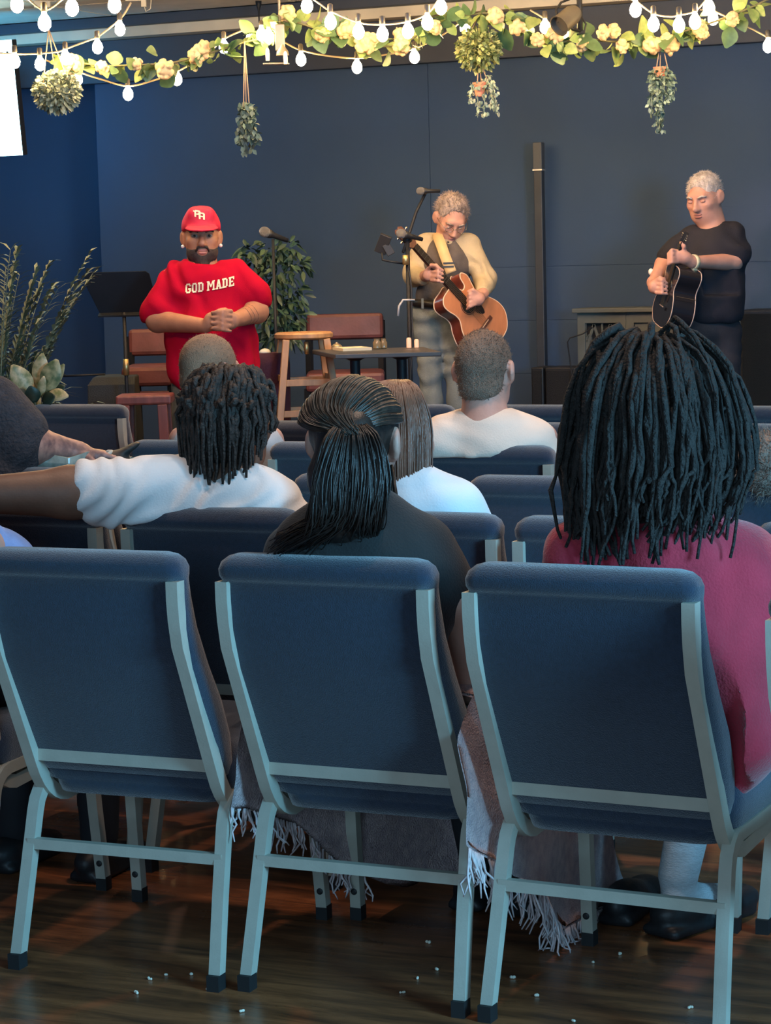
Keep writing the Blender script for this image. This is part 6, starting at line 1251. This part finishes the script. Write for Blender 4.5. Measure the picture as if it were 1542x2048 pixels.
# ------------------------------------------------------------------ string lights
WIRE = mat('tan_light_cable', (0.30, 0.24, 0.15), 0.6); SOCK_ = mat('dark_socket', (0.05, 0.045, 0.04), 0.5)
BULB = mat('glowing_bulb', (1.0, 0.85, 0.6), 0.3, emit=(1.0, 0.64, 0.27), es=200.0)
bm_ = MB().lathe([(0.008, 0.0), (0.010, -0.012), (0.020, -0.026), (0.0245, -0.042), (0.0225, -0.058), (0.013, -0.070), (0.003, -0.074)], (0, 0, 0), 14); BULBME = mesh_from('bulb', bm_.v, bm_.f, BULB, True)
sm_ = MB().lathe([(0.006, 0.032), (0.0115, 0.028), (0.0125, 0.0), (0.010, -0.004)], (0, 0, 0), 10); SOCKME = mesh_from('socket', sm_.v, sm_.f, SOCK_, True)
def light_string(label, dep, wire, bulbs, big=1.0):
    """wire: pixels along the cable; bulbs: centre pixels of the bulbs"""
    q = Q(dep); P = [q(*w[:2], (w[2] if len(w) > 2 else 0.0)) for w in wire]
    t = thing('string_lights', P[0], label, 'string lights', 'string lights over the stage'); b = base_of(t)
    MB().tube(spl(P, 6, False)+[P[-1]], 0.0045, 6).obj('cable', WIRE, t, b, True)
    for px, py in bulbs:
        c = q(px, py); o = link('bulb', BULBME, t, Vector(c+np.array([0, 0, 0.040*big])-b)); o.scale = (big,)*3
        link('socket', SOCKME, o)
    return t
light_string('string of bulbs climbing from the glowing screen to the ceiling', 10.6, [(-20, 105), (34, 108), (80, 107), (118, 103), (131, 98), (185, 78), (195, 74), (240, 38), (262, 5)], [(80, 127), (131, 115), (195, 93), (240, 57), (30, 122)], 1.0)
light_string('low sagging string of bulbs right of the bushy hanging ball', 11.0, [(90, 120), (155, 143), (200, 158), (256, 172), (310, 160), (354, 143), (410, 112), (448, 78), (500, 55)], [(155, 157), (256, 187), (354, 157), (448, 93), (502, 76)], 1.0)
light_string('three bulbs on a cable at the top left against the ceiling tiles', 9.4, [(-30, -22), (34, -18), (89, 20), (144, -12), (229, -18), (300, -40)], [(34, 7), (144, 14), (229, 8), (89, 44)], 1.12)
light_string('low sagging string of bulbs between the sconce and the boxwood', 11.0, [(524, 55), (575, 88), (602, 100), (650, 111), (714, 116), (780, 108), (829, 97), (880, 73), (930, 38)], [(602, 118), (714, 133), (829, 113), (930, 54), (524, 71)], 1.0)
light_string('upper sagging string of bulbs above the hydrangea garland', 10.2, [(590, -25), (614, -10), (640, 8), (661, 22), (717, 45), (765, 49), (816, 43), (855, 27), (882, -8), (900, -25)], [(614, 10), (661, 43), (717, 62), (765, 67), (816, 61), (855, 44), (882, 13)], 1.08)
light_string('string of bulbs over the right end of the garland', 10.2, [(1250, -5), (1271, 2), (1307, 27), (1340, 33), (1358, 30), (1390, 22), (1418, -6), (1440, -15)], [(1271, 18), (1307, 47), (1358, 49), (1390, 42), (1418, 14)], 1.08)
light_string('single low bulb on a cable at the right edge', 10.8, [(1400, 20), (1426, 22), (1498, 55), (1536, 74), (1560, 78)], [(1426, 36), (1536, 91)], 1.0)
light_string('cluster of bulbs buried in the garland by the spotlight', 10.8, [(1060, 20), (1090, 38), (1116, 62), (1128, 48), (1150, 30)], [(1090, 53), (1116, 80), (1127, 65)], 1.0)
# ------------------------------------------------------------------ garland
rg = np.random.default_rng(17)
GL1 = mat('garland_green_leaf', (0.16, 0.26, 0.07), 0.5, col2=(0.30, 0.36, 0.12), vs=30); GL2 = mat('garland_dark_leaf', (0.07, 0.14, 0.06), 0.5, var=0.3, vs=20)
FLW = mat('cream_petal', (0.66, 0.46, 0.24), 0.8, var=0.2, vs=45)
def leafmesh(m_, L, w):
    mb = MB(); leaf_geo(mb, (0, 0, 0), (0, 1, 0), L, w, 0.25, (0, 0, 1), 5, 0.25); return mesh_from('leaf', mb.v, mb.f, m_, True)
LV = [leafmesh(GL1, 0.075, 0.030), leafmesh(GL2, 0.085, 0.036), leafmesh(GL1, 0.055, 0.020)]
def bloom(seed):
    g = np.random.default_rng(seed); P = [E_((0, 0, 0), (0.030, 0.027, 0.024), None, 0.004)]
    for k in range(26):
        a = g.normal(0, 1, 3); a /= np.linalg.norm(a); P.append(E_(a*np.array([0.033, 0.030, 0.027]), (0.0125, 0.0125, 0.0085), look(g.normal(0, 1, 3), a), 0.0015))
    V, Fq = sdf_mesh(P, 0.0042); return mesh_from('flower_head', V, Fq, FLW, True)
BL = [bloom(1), bloom(2), bloom(3)]
q = Q(10.75)
path = [(120, 118), (200, 131), (270, 130), (340, 126), (400, 112), (440, 100), (490, 84), (540, 72), (575, 42), (640, 60), (690, 72), (740, 92), (800, 88), (850, 62), (890, 42), (930, 30), (990, 28), (1030, 48), (1080, 84), (1110, 88), (1160, 78), (1240, 84), (1290, 78), (1330, 74), (1390, 56), (1450, 36), (1495, 18), (1550, -8)]
gp = spl([q(x, y, 0.03*math.sin(i*1.7)) for i, (x, y) in enumerate(path)], 6, False)
t = thing('flower_garland', gp[0], 'garland of green leaves and cream hydrangeas strung across the top of the stage', 'garland'); b = base_of(t)
MB().tube(gp, 0.005, 6).obj('vine', mat('vine_stem', (0.14, 0.13, 0.06), 0.7), t, b, True)
for k in range(285):
    i = rg.integers(0, len(gp)-1); p = gp[i]+rg.normal(0, 0.022, 3)
    d = rg.normal(0, 1, 3); d[2] -= 0.35; R_ = look(d, rg.normal(0, 1, 3)*0.8+TO_CAM*0.9+np.array([0, 0, 0.4]))
    o = link('leaf', LV[int(rg.choice([0, 0, 1, 1, 2]))], t); o.matrix_local = Matrix.Translation(Vector(p-b))@Matrix([[*R_[j], 0] for j in range(3)]+[[0, 0, 0, 1]])
    s_ = 0.7+0.6*rg.random(); o.scale = (s_, s_, s_)
for px, py in ((143, 128), (205, 136), (272, 128), (330, 138), (392, 112), (405, 100), (575, 28), (645, 70), (690, 62), (700, 58), (728, 90), (738, 82), (800, 72), (803, 92), (870, 55), (990, 32), (1035, 55), (1075, 80), (1165, 90), (1208, 65), (1245, 92), (1335, 80), (1342, 92), (1400, 55), (1405, 68), (1465, 38), (1110, 70), (1228, 62), (1305, 90)):
    o = link('flower_head', BL[int(rg.integers(0, 3))], t, Vector(q(px, py, 0.03)-b)); o.rotation_euler = tuple(rg.random(3)*6.28); s_ = 0.85+0.4*rg.random(); o.scale = (s_,)*3
# ------------------------------------------------------------------ hanging plants
TW = mat('jute_twine', (0.34, 0.24, 0.17), 0.9); TERR = mat('terracotta', (0.62, 0.22, 0.13), 0.75, var=0.1)
def ball_plant(name, label, dep, top, c, rx, rz, m_, n, leafL=0.022, pot=None, seed=1, trail=()):
    q = Q(dep); rg = np.random.default_rng(seed); cc = q(*c); t = thing(name, cc, label, 'hanging plant'); b = base_of(t); tp = q(*top)
    h = MB()
    for k in range(3):
        a = 2*PI*k/3; h.tube([tp, cc+np.array([0.7*rx*q.s*math.cos(a), 0.7*rx*q.s*math.sin(a), rz*q.s*0.3])], 0.0028, 5)
    h.obj('hanger', TW, t, b, True)
    if pot: MB().lathe([(0.018, -0.035), (0.030, 0.02), (0.033, 0.03), (0.026, 0.03)], q(*pot), 14).obj('pot', TERR, t, b, auto=True)
    f = [MB(), MB()]
    for k in range(n):
        a = rg.normal(0, 1, 3); a /= np.linalg.norm(a); r_ = rg.random()**0.25
        p = cc+a*np.array([rx*q.s, rx*q.s, rz*q.s])*r_; leaf_geo(f[k % 2], p, a+rg.normal(0, 0.5, 3), leafL, leafL*0.42, 0.2, tuple(rg.normal(0, 1, 3)+np.array([0.0, -0.4, 0.8])), 2)
    for x0, y0, x1, y1, m2 in trail:
        for k in range(m2):
            u = rg.random(); p = q(x0+(x1-x0)*u+rg.normal(0, 3), y0+(y1-y0)*u, rg.normal(0.02, 0.02)); leaf_geo(f[k % 2], p, rg.normal(0, 0.6, 3)+np.array([0, 0, -0.8]), leafL*0.85, leafL*0.36, 0.2, tuple(rg.normal(0, 1, 3)+TO_CAM), 2)
        f[0].tube([q(x0, y0, 0.02), q((x0+x1)/2+1, (y0+y1)/2, 0.02), q(x1, y1, 0.02)], 0.002, 4)
    for ff, mm in zip(f, m_):
        o = ff.obj('foliage', mm, t, b, True); o['kind'] = 'stuff'
    return t
SAGE = mat('dusty_sage_leaf', (0.30, 0.34, 0.26), 0.6, var=0.3, vs=30); SAGE2 = mat('dark_sage_leaf', (0.13, 0.17, 0.13), 0.6, var=0.3, vs=30)
BOX1 = mat('boxwood_light', (0.34, 0.36, 0.14), 0.55, var=0.3, vs=30); BOX2 = mat('boxwood_dark', (0.13, 0.17, 0.06), 0.55, var=0.3, vs=30)
EUC1 = mat('grey_green_trailing_leaf', (0.17, 0.25, 0.20), 0.6, var=0.3, vs=30); EUC2 = mat('deep_trailing_leaf', (0.07, 0.12, 0.10), 0.6, var=0.3, vs=30)
ball_plant('hanging_topiary', 'bushy dusty green ball hanging beside the glowing screen', 10.7, (97, 58), (114, 182), 43, 38, (SAGE, SAGE2), 900, 0.026, seed=1)
ball_plant('hanging_topiary', 'bright boxwood bush hanging from the garland near the middle', 10.8, (962, 20), (957, 98), 43, 42, (BOX1, BOX2), 900, 0.024, seed=2)
ball_plant('hanging_pot', 'small terracotta pot with trailing grey stems under the boxwood', 10.8, (957, 120), (966, 172), 20, 10, (EUC1, SAGE), 60, 0.020, pot=(959, 178), seed=3, trail=[(945, 165, 940, 205, 30), (955, 190, 955, 228, 26), (968, 185, 968, 230, 34), (980, 170, 985, 215, 34), (988, 175, 992, 228, 34), (975, 150, 990, 175, 24)])
ball_plant('hanging_pot', 'trailing blue-green plant in a twine hanger at the right', 10.76, (1322, 76), (1323, 152), 22, 16, (EUC1, EUC2), 170, 0.022, pot=(1320, 147), seed=4, trail=[(1303, 150, 1303, 232, 60), (1312, 150, 1316, 262, 90), (1322, 150, 1322, 264, 90), (1332, 150, 1334, 205, 60), (1342, 150, 1342, 200, 50), (1325, 160, 1322, 245, 70)])
ball_plant('hanging_pot', 'slender dark grass-like plant hanging left of centre', 10.76, (489, 84), (493, 225), 10, 18, (EUC2, mat('dark_grass_leaf', (0.075, 0.11, 0.09), 0.6, var=0.3)), 60, 0.030, seed=6, trail=[(485, 205, 480, 285, 60), (492, 205, 490, 303, 70), (498, 205, 502, 300, 70), (504, 215, 512, 285, 60), (488, 215, 484, 295, 50)])
# ------------------------------------------------------------------ fixtures at the ceiling
q = Q(10.7); ST = mat('pewter_metal', (0.28, 0.24, 0.18), 0.4, metal=0.6, var=0.2)
t = thing('wall_sconce', q(552, 130), 'pewter twin sconce lamp hanging amid the garland', 'lamp'); b = base_of(t)
MB().box(q(560, 75), (0.022, 0.012, 0.06), CAMR).box(q(552, 128), (0.060, 0.025, 0.004), CAMR).obj('back_plate', ST, t, b, bevel=0.003)
MB().lathe([(0.030, -0.03), (0.026, -0.01), (0.012, 0.01), (0.008, 0.02)], q(565, 98), 14).obj('hood', ST, t, b, auto=True)
MB().tube([q(560, -40), q(558, 0), q(560, 55)], 0.006, 6).obj('hanging_rod', ST, t, b, True)
for px, py in ((535, 108), (571, 115)): MB().lathe([(0.009, -0.03), (0.010, 0.0), (0.008, 0.02), (0.003, 0.028)], q(px, py, 0.03), 10).obj('candle_tube', mat('ivory_candle', (0.85, 0.72, 0.5), 0.5, emit=(1.0, 0.7, 0.35), es=2.0), t, b, True)
for px, py in ((523, 68), (537, 72)): link('bulb', BULBME, t, Vector(q(px, py)+np.array([0, 0, 0.04])-b))
t = thing('stage_spotlight', q(1142, 40), 'dark can spotlight clamped to a black pipe at the top right of centre', 'spotlight'); b = base_of(t)
Rc = look(CAMR@np.array([-0.6, -0.5, -0.5])); Rz_ = np.stack([Rc[:, 0], -Rc[:, 2], Rc[:, 1]], 1)
GUN = mat('gunmetal_can', (0.10, 0.095, 0.085), 0.4, metal=0.5, var=0.2)
MB().lathe([(0.036, -0.075), (0.045, -0.05), (0.047, 0.04), (0.052, 0.055), (0.046, 0.055), (0.040, 0.03)], q(1132, 40, 0.05), 18, Rz_).obj('can', GUN, t, b, auto=True)
MB().tube([q(1158, -30), q(1159, 10), q(1160, 62)], 0.014, 8).obj('pipe', IRON, t, b, True)
MB().tube([q(1118, 45, 0.05), q(1112, 20, 0.03), q(1122, 5, 0.02), q(1140, -2, 0.0)], 0.006, 6).tube([q(1160, 62), q(1145, 58, 0.04), q(1140, 52, 0.05)], 0.008, 6).obj('yoke', IRON, t, b, True)
MB().tube([q(1160, 30), q(1172, 48), q(1168, 66), q(1150, 70)], 0.005, 6).obj('power_cable', IRON, t, b, True)
zc_ = ZC-0.002
p = atz(268, 8, zc_-0.05)
t = thing('junction_box', p, 'white ceiling outlet box with a plugged cable above the bulbs', 'outlet box'); b = base_of(t)
MB().box(p+np.array([0, 0, 0.035]), (0.045, 0.03, 0.022), CAMR).obj('box', mat('ivory_plastic', (0.7, 0.62, 0.48), 0.5), t, b, bevel=0.004)
MB().box(p+CAMR@np.array([0.055, -0.02, 0.01]), (0.014, 0.014, 0.03), CAMR).obj('plug', mat('ivory_plastic', (0.7, 0.62, 0.48), 0.5), t, b, bevel=0.003)
MB().tube([p+CAMR@np.array(v) for v in ((0.055, -0.02, -0.01), (0.065, -0.02, -0.045), (0.09, -0.02, -0.03), (0.10, -0.02, 0.05))], 0.003, 6).obj('cord', mat('ivory_plastic', (0.7, 0.62, 0.48), 0.5), t, b, True)
p = atz(85, 18, zc_-0.04)
t = thing('ceiling_bracket', p, 'small cream ceiling bracket above the bushy ball', 'bracket'); b = base_of(t)
MB().box(p+np.array([0, 0, 0.025]), (0.045, 0.02, 0.018), CAMR).box(p+np.array([0, 0, 0.044]), (0.08, 0.008, 0.006), CAMR).obj('plate', mat('ivory_plastic', (0.7, 0.62, 0.48), 0.5), t, b, bevel=0.003)
MB().tube([p, p+np.array([0, 0, -0.06])], 0.004, 6).obj('hook', ST, t, b, True)
# hooks that carry the garland and lights
for px, lab in ((517, 'dark ceiling hook left of the sconce'), (735, 'dark ceiling hook above the upper light string')):
    p = atz(px, 2, ZC); o = MB().lathe([(0.018, 0), (0.016, -0.02), (0.005, -0.055), (0.003, -0.12)], (0, 0, 0), 10).obj('ceiling_hook', IRON, None, None, True); o.location = Vector(p); tag(o, lab, 'hook', 'ceiling hooks')
